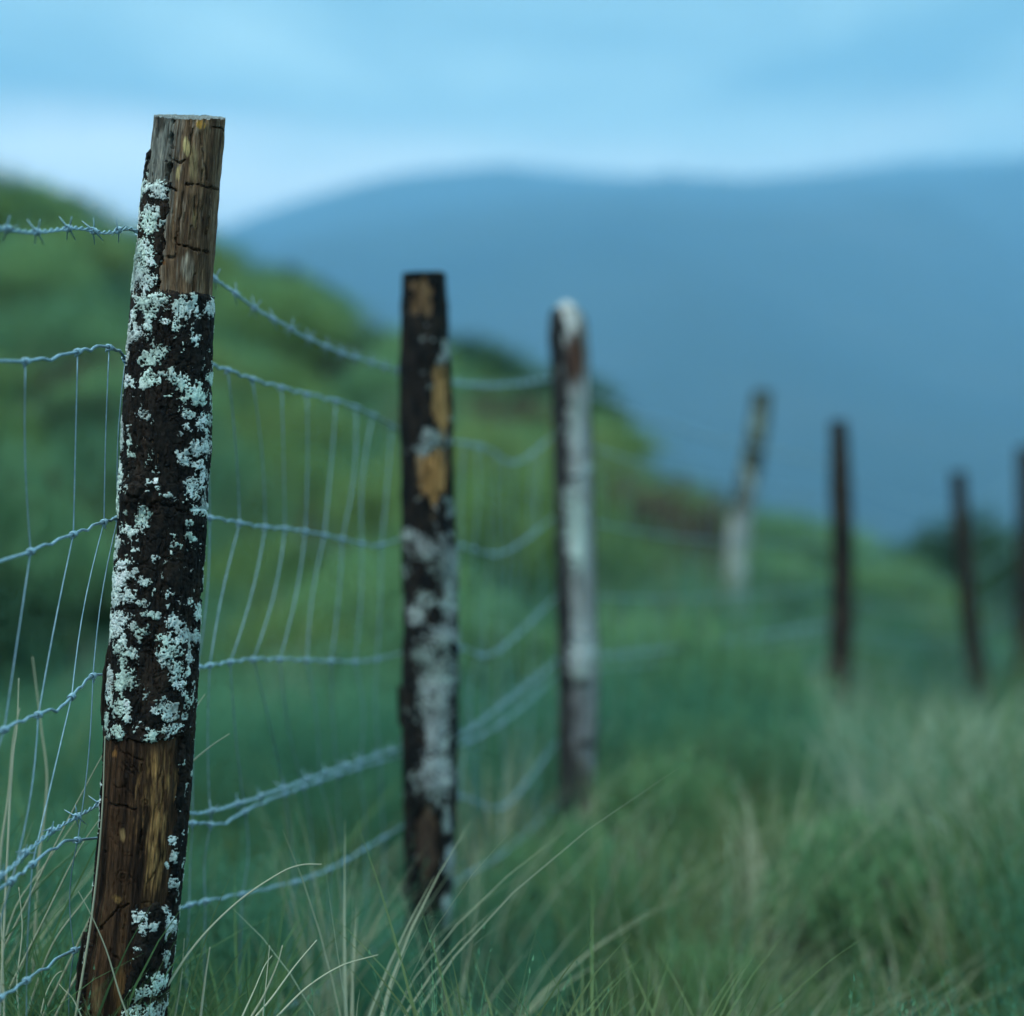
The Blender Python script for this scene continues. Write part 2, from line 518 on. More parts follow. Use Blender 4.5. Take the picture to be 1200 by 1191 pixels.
def make_post(prof, depth, nth, nz, wood_col, wood_h, bark_mask, bark_col, bark_h, patches,
              lich_n=(0, 0), lich_speck=0.0, bark_t=0.0045, seed=0, top_tilt=0.0, top_dome=0.0, top_front=0.0, lich_col=(0.50, 0.57, 0.52),
              top_col=(0.30, 0.32, 0.32)):
    """prof rows: (photo y, left edge x, right edge x). A round stake standing at one depth, lean and taper from the rows."""
    prof = [(float(a), (b + c) / 2.0, (c - b) / 2.0) for a, b, c in prof]
    y0, y1 = prof[0][0], prof[-1][0]
    k = depth / F

    def surf(th, y, off):
        """th: 0 faces the camera side, off: metres outward"""
        c, hw = prof_interp(prof, y)
        oval = 1 + 0.05 * fbm(np.cos(th) * 1.2, np.sin(th) * 1.2, y * 0.006, 2, seed + 3)
        r = hw * k * oval + off
        X = (c - 600) * k + r * np.sin(th)
        Y = depth - r * np.cos(th)
        Z = CAM_Z + (595.5 - y) * k
        return X, Y, Z

    base_c, _ = prof_interp(prof, y1)
    loc = Vector(((base_c - 600) * k, depth, CAM_Z + (595.5 - y1) * k))
    root = empty('fence_post', loc)

    def emit(name, V, Fc, col, mat, parent=root):
        V = V - np.array(loc)[None, :]
        return link(name, mesh_from(name, V, Fc, True, col), mat, parent)

    def grid(nth, nz, t0=-math.pi, t1=math.pi, closed=True):
        th = np.linspace(t0, t1, nth, endpoint=not closed)
        y = np.linspace(y0, y1, nz)
        return np.meshgrid(th, y)

    # --- wood core
    TH, YY = grid(nth, nz)
    U = np.sin(TH); FR = np.cos(TH)
    H = wood_h(U, YY, FR, TH)
    X, Y, Z = surf(TH, YY, H)
    tiltz = (top_tilt * U - top_front * FR) * sstep(y0 + 30, y0, YY)
    Z = Z + tiltz - (0.0035 * np.clip(fbm(TH * 7, TH * 0 + seed, 0, 4, seed + 5) + 0.12, 0, 1) + 0.001 * fbm(TH * 40, TH * 0, 0, 2, seed + 6)) * (YY <= y0 + 0.01)
    C = wood_col(U, YY, FR, TH)
    n1, m1 = TH.shape
    V = np.stack([X.ravel(), Y.ravel(), Z.ravel()], 1)
    CC = C.reshape(-1, 3)
    i = np.arange(n1 - 1)[:, None] * m1
    j = np.arange(m1)[None, :]
    j2 = (j + 1) % m1
    Fc = np.stack([(i + j).ravel(), (i + j2).ravel(), (i + m1 + j2).ravel(), (i + m1 + j).ravel()], 1)
    Fc = Fc[:, ::-1]
    wood = emit('wood_core', V, Fc, CC, M_WOOD)
    # --- sawn top with rough end grain
    rings = 9
    tv, tf, tcx = [], [], []
    cx = V[:m1].mean(0)
    for q in range(rings):
        f = 1 - q / rings
        ring = cx + (V[:m1] - cx) * f
        a = np.linspace(0, 2 * math.pi, m1, endpoint=False)
        ring[:, 2] += 0.0022 * fbm(ring[:, 0] * 300, ring[:, 1] * 300, 0, 3, seed + 41) * (1.2 if q else 0.4) + top_dome * (1 - f * f)
        tv.append(ring)
    tv = np.vstack(tv + [cx[None, :] + np.array([[0, 0, top_dome]])])
    for q in range(rings - 1):
        for a in range(m1):
            b = (a + 1) % m1
            tf.append((q * m1 + a, q * m1 + b, (q + 1) * m1 + b, (q + 1) * m1 + a))
    for a in range(m1):
        tf.append(((rings - 1) * m1 + a, (rings - 1) * m1 + (a + 1) % m1, rings * m1))
    g = 0.75 + 0.35 * fbm(tv[:, 0] * 260, tv[:, 1] * 260, 0, 3, seed + 44)
    emit('end_grain', tv, tf, np.array(top_col)[None, :] * g[:, None], M_WOOD)

    def shell(name, nth, nz, t0, t1, msk, hgt, colf, mat, thick, inner, closed):
        TH, YY = grid(nth, nz, t0, t1, closed)
        U = np.sin(TH); FR = np.cos(TH)
        m = msk(U, YY, FR, TH)
        ins = m > 0
        off = np.where(ins, hgt(U, YY, FR, TH, m), inner)
        X, Y, Z = surf(TH, YY, off)
        V = np.stack([X.ravel(), Y.ravel(), Z.ravel()], 1)
        n1, m1 = TH.shape
        i = np.arange(n1 - 1)[:, None] * m1
        j = np.arange(m1 if closed else m1 - 1)[None, :]
        j2 = (j + 1) % m1
        Fc = np.stack([(i + j).ravel(), (i + m1 + j).ravel(), (i + m1 + j2).ravel(), (i + j2).ravel()], 1)
        keep = ins.ravel()[Fc].any(1)
        Fc = Fc[keep]
        if len(Fc) == 0:
            return None
        used = np.unique(Fc)
        rm = -np.ones(len(V), int); rm[used] = np.arange(len(used))
        C = colf(U, YY, FR, TH, m).reshape(-1, 3)[used]
        return emit(name, V[used], rm[Fc], C, mat)

    bark_o = None
    # --- bark
    if bark_mask is not None:
        bark_o = shell('bark', int(nth * 1.25), int(nz * 1.25), -math.pi, math.pi, bark_mask,
              lambda U, YY, FR, TH, m: bark_h(U, YY, FR, TH) + bark_t * np.clip(m * 6, 0.35, 1),
              bark_col, M_BARK, bark_t, -0.002, True)
    # --- lichen crust
    if patches or lich_speck:
        PT = np.array(patches, float) if patches else np.zeros((0, 4))
        def lmask(U, YY, FR, TH):
            c, hw = prof_interp(prof, YY)
            xp = c + U * hw
            best = np.full(U.shape, -9.0)
            wx = 5 * fbm(xp * 0.11, YY * 0.11, TH, 3, seed + 61)
            wy = 5 * fbm(xp * 0.11, YY * 0.11, TH + 9, 3, seed + 67)
            for (px, py, rx, ry) in PT:
                sel = np.abs(YY - py) < ry * 2.2 + 8
                if not sel.any():
                    continue
                kz = min(1.0, min(rx, ry) / 6.0)
                d = ((xp - px + wx * kz) / (rx * 1.12)) ** 2 + ((YY - py + wy * kz) / (ry * 1.12)) ** 2
                best = np.where(sel & (FR > -0.02), np.maximum(best, 1 - d), best)
            fine = fbm(TH * hw * 0.42, YY * 0.42, 0.0, 3, seed + 71)
            mid = fbm(TH * hw * 0.10, YY * 0.075, 2.0, 3, seed + 73)
            m = best + 1.25 * fine - 0.05
            pit = fbm(TH * hw * 0.85, YY * 0.85, 8.0, 2, seed + 75)
            m = np.where(pit < -0.34, m - 0.9, m)
            bmk = bark_mask(U, YY, FR, TH) if bark_mask is not None else np.ones_like(U)
            if lich_speck:
                sp = mid * 1.3 + 0.75 * fine - lich_speck
                near = np.clip(best + 1.6, 0, 1) * 0.35
                m = np.maximum(m, np.where(bmk > 0, np.where(FR > -0.02, sp - 0.12 + near, sp + 0.06), -1))
            return np.where(YY < y0 + 6, -1, m)
        def lh(U, YY, FR, TH, m):
            c, hw = prof_interp(prof, YY)
            bm = bark_mask(U, YY, FR, TH) if bark_mask is not None else -np.ones_like(U)
            b = np.where(bm > 0, bark_h(U, YY, FR, TH) + bark_t * np.clip(bm * 6, 0.35, 1) if bark_mask is not None else 0, wood_h(U, YY, FR, TH))
            return b + 0.0006 + 0.0006 * np.clip(m * 1.5, 0, 1) + 0.0004 * fbm(TH * hw * 0.5, YY * 0.5, 4.0, 2, seed + 79)
        def lc(U, YY, FR, TH, m):
            c, hw = prof_interp(prof, YY)
            a = 0.82 + 0.75 * fbm(TH * hw * 0.055, YY * 0.055, 6.0, 4, seed + 83) + 0.25 * np.clip(m, 0, 1)
            a = a * (0.72 + 0.28 * np.clip(m * 5, 0, 1))
            tint = np.clip(0.5 + 1.6 * fbm(TH * hw * 0.03, YY * 0.03, 9.0, 2, seed + 87), 0, 1)[..., None]
            tc = np.array([1.03, 1.0, 1.0])[None, None, :] * (1 - tint) + np.array([0.88, 0.95, 0.88])[None, None, :] * tint
            return np.clip(np.array(lich_col)[None, None, :] * a[..., None] * tc, 0.03, 0.85)
        lo = shell('lichen', lich_n[0], lich_n[1], -math.pi, math.pi, lmask, lh, lc, M_LICHEN, 0.001, -0.001, True)
        if lo is not None:
            lo['kind'] = 'stuff'
            if bark_o is not None:
                lo.parent = bark_o
    return root, surf, prof

def groove(xp, yp, line, width, depth):
    """distance-based cut along a polyline in the post's own unrolled surface"""
    d = np.full(xp.shape, 1e9)
    for (x0, y0), (x1, y1) in zip(line[:-1], line[1:]):
        dx, dy = x1 - x0, y1 - y0
        t = np.clip(((xp - x0) * dx + (yp - y0) * dy) / (dx * dx + dy * dy + 1e-9), 0, 1)
        d = np.minimum(d, np.hypot(xp - x0 - t * dx, yp - y0 - t * dy))
    return -depth * np.clip(1 - d / width, 0, 1) ** 0.7

# ---------------- post one, the near sharp one
P1 = [(137, 181, 265), (200, 173, 260), (270, 165, 254), (350, 158, 249), (450, 150, 245), (520, 147, 243), (600, 143, 239),
      (700, 136, 232), (800, 131, 228), (860, 127, 223), (950, 121, 217), (1050, 112, 207), (1120, 102, 201), (1191, 94, 192), (1330, 76, 176)]
p1c = [(a, (b + c) / 2, (c - b) / 2) for a, b, c in P1]

def p1_xy(U, YY):
    c, hw = prof_interp(p1c, YY)
    return c + U * hw

def p1_bark_mask(U, YY, FR, TH):
    xp = p1_xy(U, YY)
    wob = 7 * fbm(xp * 0.06, YY * 0.06, TH, 4, 201) + 2.5 * fbm(xp * 0.3, YY * 0.3, TH, 2, 203)
    ub = np.interp(YY, [215, 300, 340], [-0.16, -0.22, -0.33])
    m_top = np.minimum((ub - U) * 1.0 + 0.02 * wob, (YY - 219 + 0.7 * wob) / 18)
    m_top = np.where(YY < 362, m_top, -1)
    m_mid = np.minimum((YY - 347 + wob) / 18, (864 - YY + 0.8 * wob) / 14)
    m_low = np.minimum((YY - 858) / 15, np.minimum((U - np.interp(YY, [860, 950, 1050], [0.84, 0.82, 0.84])) * 3 + 0.03 * wob, 1))
    m_bot = np.minimum((YY - 1056 + 1.5 * wob) / 14, (U - np.interp(YY, [1060, 1100, 1190, 1330], [0.08, 0.22, 0.12, 0.3])) * 2 + 0.04 * wob)
    m_left = np.minimum((YY - 1096 + wob) / 14, (-0.84 - U) * 4 + 0.04 * wob)
    m_edge = np.minimum((YY - 180 + wob) / 14, (-0.90 - U) * 5 + 0.05 * wob)
    front = np.maximum.reduce([m_top, m_mid, np.where(YY < 1080, m_low, -1), m_bot, m_left, np.where(YY < 260, m_edge, -1)])
    back = np.where((YY > 240), 0.4 + 0.1 * wob, (YY - 235 + wob) / 20)
    return np.where(FR > 0.0, front, np.where(U < 0, np.where(YY < 347, np.maximum(front, back - 0.1), back), np.where(YY < 347, -1, back)))

rm_ = np.random.default_rng(919)
MICRO = []   # short drying checks along the grain
for _ in range(46):
    yy = rm_.uniform(150, 335) if rm_.uniform() < 0.55 else rm_.uniform(875, 1180)
    c_, h_ = np.interp(yy, [137, 350, 860, 1191], [223, 203, 175, 143]), 44
    xx = c_ + rm_.uniform(-0.8, 0.85) * h_
    L_ = rm_.uniform(8, 38)
    MICRO.append(([(xx, yy), (xx - 0.08 * L_ + rm_.uniform(-1, 1), yy + L_)], rm_.uniform(0.7, 1.2), rm_.uniform(0.0012, 0.0035)))
for _ in range(14):
    yy = rm_.uniform(870, 1050)
    xx = rm_.uniform(130, 178)
    MICRO.append(([(xx, yy), (xx + rm_.uniform(6, 16), yy + rm_.uniform(2, 9))], rm_.uniform(0.7, 1.1), rm_.uniform(0.001, 0.0022)))

def p1_wood_h(U, YY, FR, TH):
    xp = p1_xy(U, YY)
    h = 0.0012 * fbm(TH * 16, YY * 0.018, 0, 4, 211) + 0.0016 * fbm(TH * 2.5, YY * 0.03, 0, 3, 212) + 0.0007 * fbm(TH * 60, YY * 0.05, 0, 2, 213)
    fr = FR > 0
    g = np.zeros_like(h)
    rough_ = fbm(xp * 0.2, YY * 0.2, 0, 3, 217)
    wx = 2.6 * fbm(xp * 0.09, YY * 0.09, 0, 4, 215)
    wy = 4.2 * fbm(xp * 0.11, YY * 0.07, 0, 4, 216)
    for line, w, d in MICRO + [
        ([(207, 140), (205, 200), (201, 225), (198, 260), (195, 300), (190, 345)], 3.0, 0.020),
        ([(200, 195), (224, 195)], 1.5, 0.006),
        ([(203, 220), (213, 229)], 1.7, 0.006),
        ([(225, 222), (258, 225)], 1.5, 0.006),
        ([(212, 285), (215, 291), (232, 297), (246, 298)], 1.7, 0.007),
        ([(192, 306), (210, 306)], 1.3, 0.004),
        ([(253, 147), (263, 152)], 1.5, 0.005),
        ([(186, 140), (188, 165)], 1.5, 0.003),
        ([(240, 160), (247, 215)], 1.0, 0.0025), ([(221, 232), (216, 280)], 1.0, 0.0025), ([(238, 240), (234, 285)], 0.9, 0.002),
        ([(128, 934), (145, 940), (168, 941)], 1.5, 0.005), ([(118, 995), (132, 992)], 1.4, 0.004),
        ([(117, 1085), (130, 1075), (145, 1060), (158, 1052)], 1.7, 0.006), ([(172, 968), (176, 990)], 1.6, 0.004),
        ([(140, 868), (160, 885), (172, 905)], 1.5, 0.003), ([(150, 890), (168, 907)], 1.4, 0.003), ([(158, 878), (176, 888)], 1.2, 0.0025),
        ([(135, 1105), (150, 1118)], 1.4, 0.003), ([(190, 1010), (180, 1030)], 1.3, 0.003)]:
        g = np.minimum(g, groove(xp + wx, YY + wy, line, w * np.clip(0.75 + 1.3 * rough_, 0.18, 1.6), d * 1.3))
    h = h + np.where(fr, g, 0)
    # chipped rim
    h = h - 0.003 * np.clip(fbm(TH * 14, YY * 0.05, 0, 2, 219) + 0.1, 0, 1) * sstep(150, 138, YY)
    # low knots in the stripped foot
    for kx, ky, kr in [(152, 1020, 8), (146, 1046, 5), (178, 934, 5)]:
        d = np.hypot(xp - kx, YY - ky)
        h = h + np.where(fr, 0.0016 * np.exp(-(d / kr) ** 2) * np.cos(d * 1.3), 0)
    return h

def lerp3(a, b, t):
    return np.asarray(a)[None, None, :] * (1 - t[..., None]) + np.asarray(b)[None, None, :] * t[..., None]

def p1_wood_col(U, YY, FR, TH):
    xp = p1_xy(U, YY)
    s1 = fbm(TH * 9, YY * 0.011, 0, 4, 221)
    s2 = fbm(TH * 26, YY * 0.02, 0, 3, 223)
    top = lerp3((0.078, 0.046, 0.029), (0.225, 0.138, 0.083), np.clip(0.5 + s1 * 1.3, 0, 1))
    grey = np.clip((-0.10 - U) * 2.5 + 0.6 * s2 + 0.25, 0, 1) * sstep(400, 250, YY)
    top = top * (1 - grey[..., None]) + np.array([0.27, 0.27, 0.245])[None, None, :] * (0.7 + 0.6 * s2[..., None]) * grey[..., None]
    silver = np.clip(s2 * 2.4 - 0.6, 0, 1) * 0.55
    top = top * (1 - silver[..., None]) + np.array([0.44, 0.34, 0.26])[None, None, :] * silver[..., None]
    for kx, ky, rx, ry, cc in [(225, 178, 4.5, 10, (0.66, 0.50, 0.24)), (215, 211, 3, 10, (0.62, 0.46, 0.22)), (242, 147, 5, 9, (0.46, 0.25, 0.05)),
                               (233, 260, 2.4, 12, (0.5, 0.36, 0.17)), (225, 318, 7, 18, (0.55, 0.47, 0.38)), (233, 200, 5, 22, (0.26, 0.19, 0.10)),
                               (197, 313, 4, 5, (0.22, 0.09, 0.03))]:
        d = ((xp - kx + 2.5 * s2) / rx) ** 2 + ((YY - ky + 6 * s1) / ry) ** 2
        t = np.clip(1.6 - d * 1.3, 0, 1) * np.clip(0.8 + s2 * 1.5, 0.2, 1) * (FR > 0)
        top = top * (1 - t[..., None]) + np.array(cc)[None, None, :] * t[..., None]
    dark_top = np.clip(1.2 - (((xp - 190) / 9) ** 2 + ((YY - 146) / 16) ** 2), 0, 1) * (FR > 0) * 0.85
    top = top * (1 - dark_top[..., None]) + np.array([0.02, 0.017, 0.015])[None, None, :] * dark_top[..., None]
    low = lerp3((0.020, 0.012, 0.009), (0.088, 0.046, 0.025), np.clip(0.42 + s1 * 1.3, 0, 1))
    xe = np.interp(YY, [865, 950, 1050, 1190], [196, 188, 183, 160])
    s3 = fbm(TH * 14, YY * 0.045, 5, 4, 227)
    tan = np.clip(0.85 + 1.7 * s3 - np.abs(xp - xe + 12 * s1 + 6 * s2) / np.interp(YY, [865, 900, 960, 1030, 1060], [9, 20, 14, 10, 3]), 0, 1) * sstep(868, 890, YY) * sstep(1062, 1030, YY)
    tan = tan * np.clip(0.75 + 1.2 * s2, 0.1, 1) * (FR > 0)
    low = low * (1 - tan[..., None]) + np.array([0.38, 0.205, 0.080])[None, None, :] * tan[..., None]
    for kx, ky, rx, ry, cc in [(140, 880, 4, 5, (0.28, 0.13, 0.04)), (152, 971, 4, 9, (0.34, 0.22, 0.10)), (145, 1046, 6, 5, (0.28, 0.16, 0.06)),
                               (150, 1150, 8, 30, (0.20, 0.10, 0.04)), (121, 1160, 7, 24, (0.17, 0.10, 0.05))]:
        d = ((xp - kx + 2.5 * s2) / rx) ** 2 + ((YY - ky + 5 * s1) / ry) ** 2
        t = np.clip(1.3 - d * 1.2, 0, 1) * 0.8 * (FR > 0)
        low = low * (1 - t[..., None]) + np.array(cc)[None, None, :] * t[..., None]
    w = sstep(600, 640, YY)[..., None]
    return top * (1 - w) + low * w

def p1_bark_h(U, YY, FR, TH):
    xp = p1_xy(U, YY)
    crack = np.abs(fbm(TH * 3.2, YY * 0.055, 0, 4, 231))
    h = 0.0022 * fbm(TH * 4, YY * 0.03, 0, 3, 233) + 0.0010 * fbm(TH * 22, YY * 0.24, 0, 3, 235)
    fis = np.abs(fbm(TH * 5.5, YY * 0.012, 3, 4, 232))
    h = h - 0.0028 * np.clip(1 - crack / 0.05, 0, 1) - 0.0032 * np.clip(1 - fis / 0.05, 0, 1)
    d = np.hypot((xp - 170), (YY - 574))
    d = d + 3.5 * fbm(xp * 0.15, YY * 0.15, 0, 3, 237)
    kn = 0.010 * np.exp(-(d / 13) ** 2) - 0.0035 * np.exp(-((d - 10) / 2.2) ** 2) - 0.004 * np.exp(-(d / 4.5) ** 2)
    swell = 0.004 * np.exp(-(np.hypot((xp - 178) / 1.9, YY - 585) / 20) ** 2)
    ring = -0.004 * np.exp(-((YY - 592 - 0.12 * (xp - 190) + 7 * fbm(xp * 0.12, YY * 0.02, 0, 3, 239)) / 1.4) ** 2) * (xp > 180)
    return h + np.where(FR > 0, kn + swell + ring, 0)

def p1_bark_col(U, YY, FR, TH, m):
    s = fbm(TH * 3, YY * 0.02, 1, 4, 241)
    s2 = fbm(TH * 12, YY * 0.11, 1, 3, 243)
    c = lerp3((0.007, 0.0068, 0.007), (0.019, 0.015, 0.013), np.clip(0.5 + s2, 0, 1))
    t = np.clip(s * 2.4 - 0.15, 0, 1) * 0.75
    return c * (1 - t[..., None]) + np.array([0.038, 0.025, 0.019])[None, None, :] * t[..., None]

P1_LICHEN = [(193, 226, 9, 9), (197, 232, 7, 8), (180, 224, 8, 4), (181, 262, 9, 15), (187, 270, 6, 8), (176, 290, 10, 8), (176, 300, 13, 10), (182, 312, 9, 7), (173, 323, 11, 9), (180, 334, 9, 6),
 (167, 305, 6, 20), (163, 332, 6, 14), (172, 225, 3, 12), (167, 250, 3, 12), (179, 341, 8, 4), (176, 357, 9, 8), (192, 357, 15, 9), (184, 372, 8, 8), (220, 362, 11, 9), (214, 372, 7, 9), (247, 362, 4, 8), (201, 380, 6, 4), (181, 386, 6, 8),
 (169, 394, 6, 8), (212, 386, 4, 6), (188, 419, 12, 8), (200, 412, 8, 5), (183, 447, 10, 8), (193, 450, 4, 4), (207, 440, 6, 9), (215, 448, 11, 7), (222, 455, 6, 5), (232, 466, 8, 11),
 (245, 443, 3, 8), (176, 488, 6, 7), (225, 487, 7, 5), (237, 496, 6, 9), (222, 500, 3, 4), (158, 446, 4, 6), (156, 402, 3, 20), (163, 372, 4, 10),
 (232, 528, 7, 7), (220, 540, 6, 6), (233, 545, 5, 5), (240, 520, 3, 14), (229, 574, 6, 12), (226, 566, 5, 6), (234, 597, 7, 6), (224, 613, 4, 5), (228, 631, 2.5, 4), (237, 560, 2.5, 14),
 (191, 567, 3, 3), (193, 573, 2.5, 3), (203, 581, 7, 3.5), (160, 519, 2.8, 5), (150, 507, 3, 18), (148, 560, 3, 20), (145, 590, 3, 14),
 (179, 602, 8, 8), (175, 611, 8, 6), (162, 622, 12, 5), (158, 601, 3, 3), (146, 635, 5, 7), (143, 651, 4, 7), (153, 662, 7, 6), (147, 682, 9, 14), (160, 672, 8, 6),
 (158, 697, 9, 7), (178, 681, 9, 7), (146, 700, 8, 8), (150, 722, 13, 8), (166, 732, 6, 6), (145, 733, 9, 10), (182, 718, 9, 4), (176, 738, 8, 5), (138, 738, 4, 12), (175, 704, 6, 4),
 (208, 727, 9, 7), (218, 740, 7, 8), (197, 745, 8, 5), (212, 748, 8, 5), (203, 762, 11, 9), (196, 770, 7, 8), (210, 782, 7, 12), (214, 800, 6, 5), (222, 770, 3, 6), (228, 745, 2.5, 10), (230, 715, 2.5, 10),
 (150, 757, 8, 8), (161, 762, 7, 6), (153, 772, 5, 6), (156, 793, 10, 9), (148, 800, 5, 7), (134, 797, 5, 18), (150, 827, 10, 8), (156, 820, 6, 6), (198, 825, 9, 8), (204, 836, 6, 8), (190, 830, 5, 5),
 (205, 851, 8, 6), (187, 855, 7, 4), (147, 853, 6, 9), (132, 845, 3, 12), (219, 815, 2.5, 8), (217, 838, 2.5, 5), (212, 848, 4, 4),
 (205, 981, 3, 5), (205, 1003, 2, 5), (203, 1031, 2.5, 6), (200, 1010, 1.5, 4), (171, 1066, 8, 9), (174, 1080, 5, 8), (183, 1076, 5, 4), (198, 1078, 4, 9), (168, 1102, 4, 3), (196, 1060, 3, 4),
 (175, 1152, 11, 7), (188, 1145, 5, 8), (165, 1176, 10, 9), (183, 1178, 7, 9), (156, 1190, 6, 6), (195, 1120, 2.5, 10), (93, 1180, 3, 8), (104, 1096, 2, 5)]
post1, p1surf, _ = make_post(P1, 3.0, 300, 900, p1_wood_col, p1_wood_h, p1_bark_mask, p1_bark_col, p1_bark_h, P1_LICHEN,
                             (460, 1400), 0.50, 0.0042, 7, -0.002, 0.001, 0.0100, (0.64, 0.71, 0.69))
tag(post1, 'tall weathered post with bare brown top, black bark and crusty pale lichen patches', 'fence post', 'posts of the wire fence')

# loose flakes of bark standing off the near post
def bark_flake(x, y, h, w, d, out):
    pts = []
    n = 12
    mb_v, mb_f = [], []
    for i in range(n):
        t = i / (n - 1)
        wd = w * (0.35 + 0.65 * math.sin(math.pi * min(1, t * 0.85 + 0.12))) * (0.8 + 0.4 * random.random())
        for s in (-1, 0, 1):
            p = P(x - 0.14 * 0 + s * wd - 7 * t * h / 70 + out * math.sin(math.pi * t), y + t * h, d + (0.006 if s == 0 else 0.0) + 0.002 * random.random())
            mb_v.append(tuple(p)); 
    for i in range(n - 1):
        for s in (0, 1):
            a = i * 3 + s
            mb_f.append((a, a + 1, a + 4, a + 3))
    me = mesh_from('bark_flake', np.array(mb_v) - np.array(post1.location)[None, :], mb_f, True, np.tile(np.array([[0.03, 0.024, 0.02]]), (len(mb_v), 1)))
    o = link('bark_flake', me, M_BARK, post1)
    sm = o.modifiers.new('thick', 'SOLIDIFY'); sm.thickness = 0.003
    return o
bark_flake(130, 752, 98, 4, 2.985, -2)
bark_flake(100, 1092, 90, 4, 2.985, -2)
bark_flake(244, 455, 40, 2.5, 2.995, 3)
bark_flake(221, 800, 70, 2.5, 2.99, 2)

# ---------------- generic stakes further along
def simple_post(prof, depth, seed, bare, bark_fn, wood_dark, wood_light, patches, label, lich_speck=0.6, res=(90, 260),
                bark_dark=(0.013, 0.012, 0.012), bark_light=(0.05, 0.036, 0.028), dome=0.002, lich_col=(0.42, 0.48, 0.45), top_col=(0.2, 0.19, 0.17), bare_cols=()):
    pc = [(a, (b + c) / 2, (c - b) / 2) for a, b, c in prof]
    sc_ = prof[0][2] - prof[0][1]
    def xy(U, YY):
        c, hw = prof_interp(pc, YY)
        return c + U * hw
    def wcol(U, YY, FR, TH):
        s1 = fbm(TH * 5, YY * 0.02, 0, 4, seed)
        c = lerp3(wood_dark, wood_light, np.clip(0.5 + 1.1 * s1, 0, 1))
        xp = xy(U, YY)
        for kx, ky, rx, ry, cc in bare_cols:
            d = ((xp - kx) / rx) ** 2 + ((YY - ky) / ry) ** 2
            t = np.clip(1.5 - d * 1.2 + 0.9 * s1, 0, 1) * (FR > -0.2)
            cc = np.array(cc)
            g_ = 0.8 + 1.1 * fbm(TH * 22, YY * 0.03, 0, 3, seed + 12)
            c = c * (1 - t[..., None]) + cc[None, None, :] * g_[..., None] * t[..., None]
        return c
    def wh(U, YY, FR, TH):
        return 0.002 * fbm(TH * 8, YY * 0.02, 0, 3, seed + 2) + 0.003 * fbm(TH * 1.5, YY * 0.015, 0, 2, seed + 4)
    def bm(U, YY, FR, TH):
        xp = xy(U, YY)
        wob = fbm(TH * 4, YY * 0.06, 0, 5, seed + 6, 0.65) * 1.4
        return bark_fn(U, YY, FR, xp, wob)
    def bh(U, YY, FR, TH):
        return 0.003 * fbm(TH * 4, YY * 0.05, 0, 4, seed + 8) + 0.003 * fbm(TH * 1.5, YY * 0.015, 0, 2, seed + 4)
    def bc(U, YY, FR, TH, m):
        return lerp3(bark_dark, bark_light, np.clip(0.35 + 1.3 * fbm(TH * 4, YY * 0.05, 2, 4, seed + 10), 0, 1))
    r, s, _ = make_post(prof, depth, res[0], res[1], wcol, wh, bm if bark_fn else None, bc, bh, patches, (int(res[0] * 1.5), int(res[1] * 1.5)),
                        lich_speck, 0.005, seed, 0.003, dome, 0.0, lich_col, top_col)
    return tag(r, label, 'fence post', 'posts of the wire fence')

def bark2(U, YY, FR, xp, wob):
    m = 0.5 + 0.0 * U
    dia = 1.2 - (np.abs(xp - 509) / 20 + np.clip((YY - 548) / 45, 0, 3) + np.clip((530 - YY) / 12, 0, 3)) + 1.0 * wob          # stripped wedge
    dia2 = 1.1 - (((xp - 516) / 10) ** 2 + ((YY - 470) / 50) ** 2) + 1.1 * wob
    topb = 1.0 - (((xp - 497) / 17) ** 2 + ((YY - 350) / 28) ** 2) + 1.3 * wob - 0.15
    low = 1.0 - (((xp - 500) / 14) ** 2 + ((YY - 985) / 48) ** 2) + 0.5 * wob
    hole = np.maximum.reduce([dia, dia2, topb, low])
    return np.where(FR > -0.1, 0.25 - np.clip(hole, -1, 1), 0.4 + 0.2 * wob)
post2 = simple_post([(321, 474, 521), (400, 472, 524), (500, 470, 528), (600, 473, 530), (700, 475, 533), (850, 474, 535), (1000, 476, 530), (1120, 480, 524), (1260, 478, 520)],
    4.3, 301, None, bark2, (0.12, 0.075, 0.045), (0.32, 0.22, 0.13),
    [(523, 412, 6, 12), (518, 425, 5, 8), (506, 515, 14, 12), (498, 528, 10, 6), (482, 628, 9, 9), (520, 650, 11, 22), (525, 690, 8, 40), (500, 640, 12, 14), (490, 720, 10, 12), (519, 745, 13, 18), (515, 790, 16, 32),
     (512, 850, 14, 45), (512, 905, 17, 32), (498, 700, 8, 10), (526, 600, 5, 10), (522, 960, 6, 14), (526, 1010, 6, 20), (524, 1060, 7, 18), (500, 765, 14, 10), (502, 810, 9, 30)],
    'dark charred-looking post with stripped orange patches, next to the lichen-crusted post', 0.66, (150, 420), (0.007, 0.007, 0.008), (0.024, 0.018, 0.015),
    lich_col=(0.34, 0.37, 0.37), top_col=(0.10, 0.08, 0.06),
    bare_cols=[(517, 470, 12, 55, (0.52, 0.28, 0.11)), (510, 562, 17, 36, (0.48, 0.25, 0.095)), (497, 350, 18, 24, (0.19, 0.115, 0.062)), (485, 470, 10, 20, (0.10, 0.06, 0.05)), (500, 985, 16, 50, (0.085, 0.055, 0.042))])
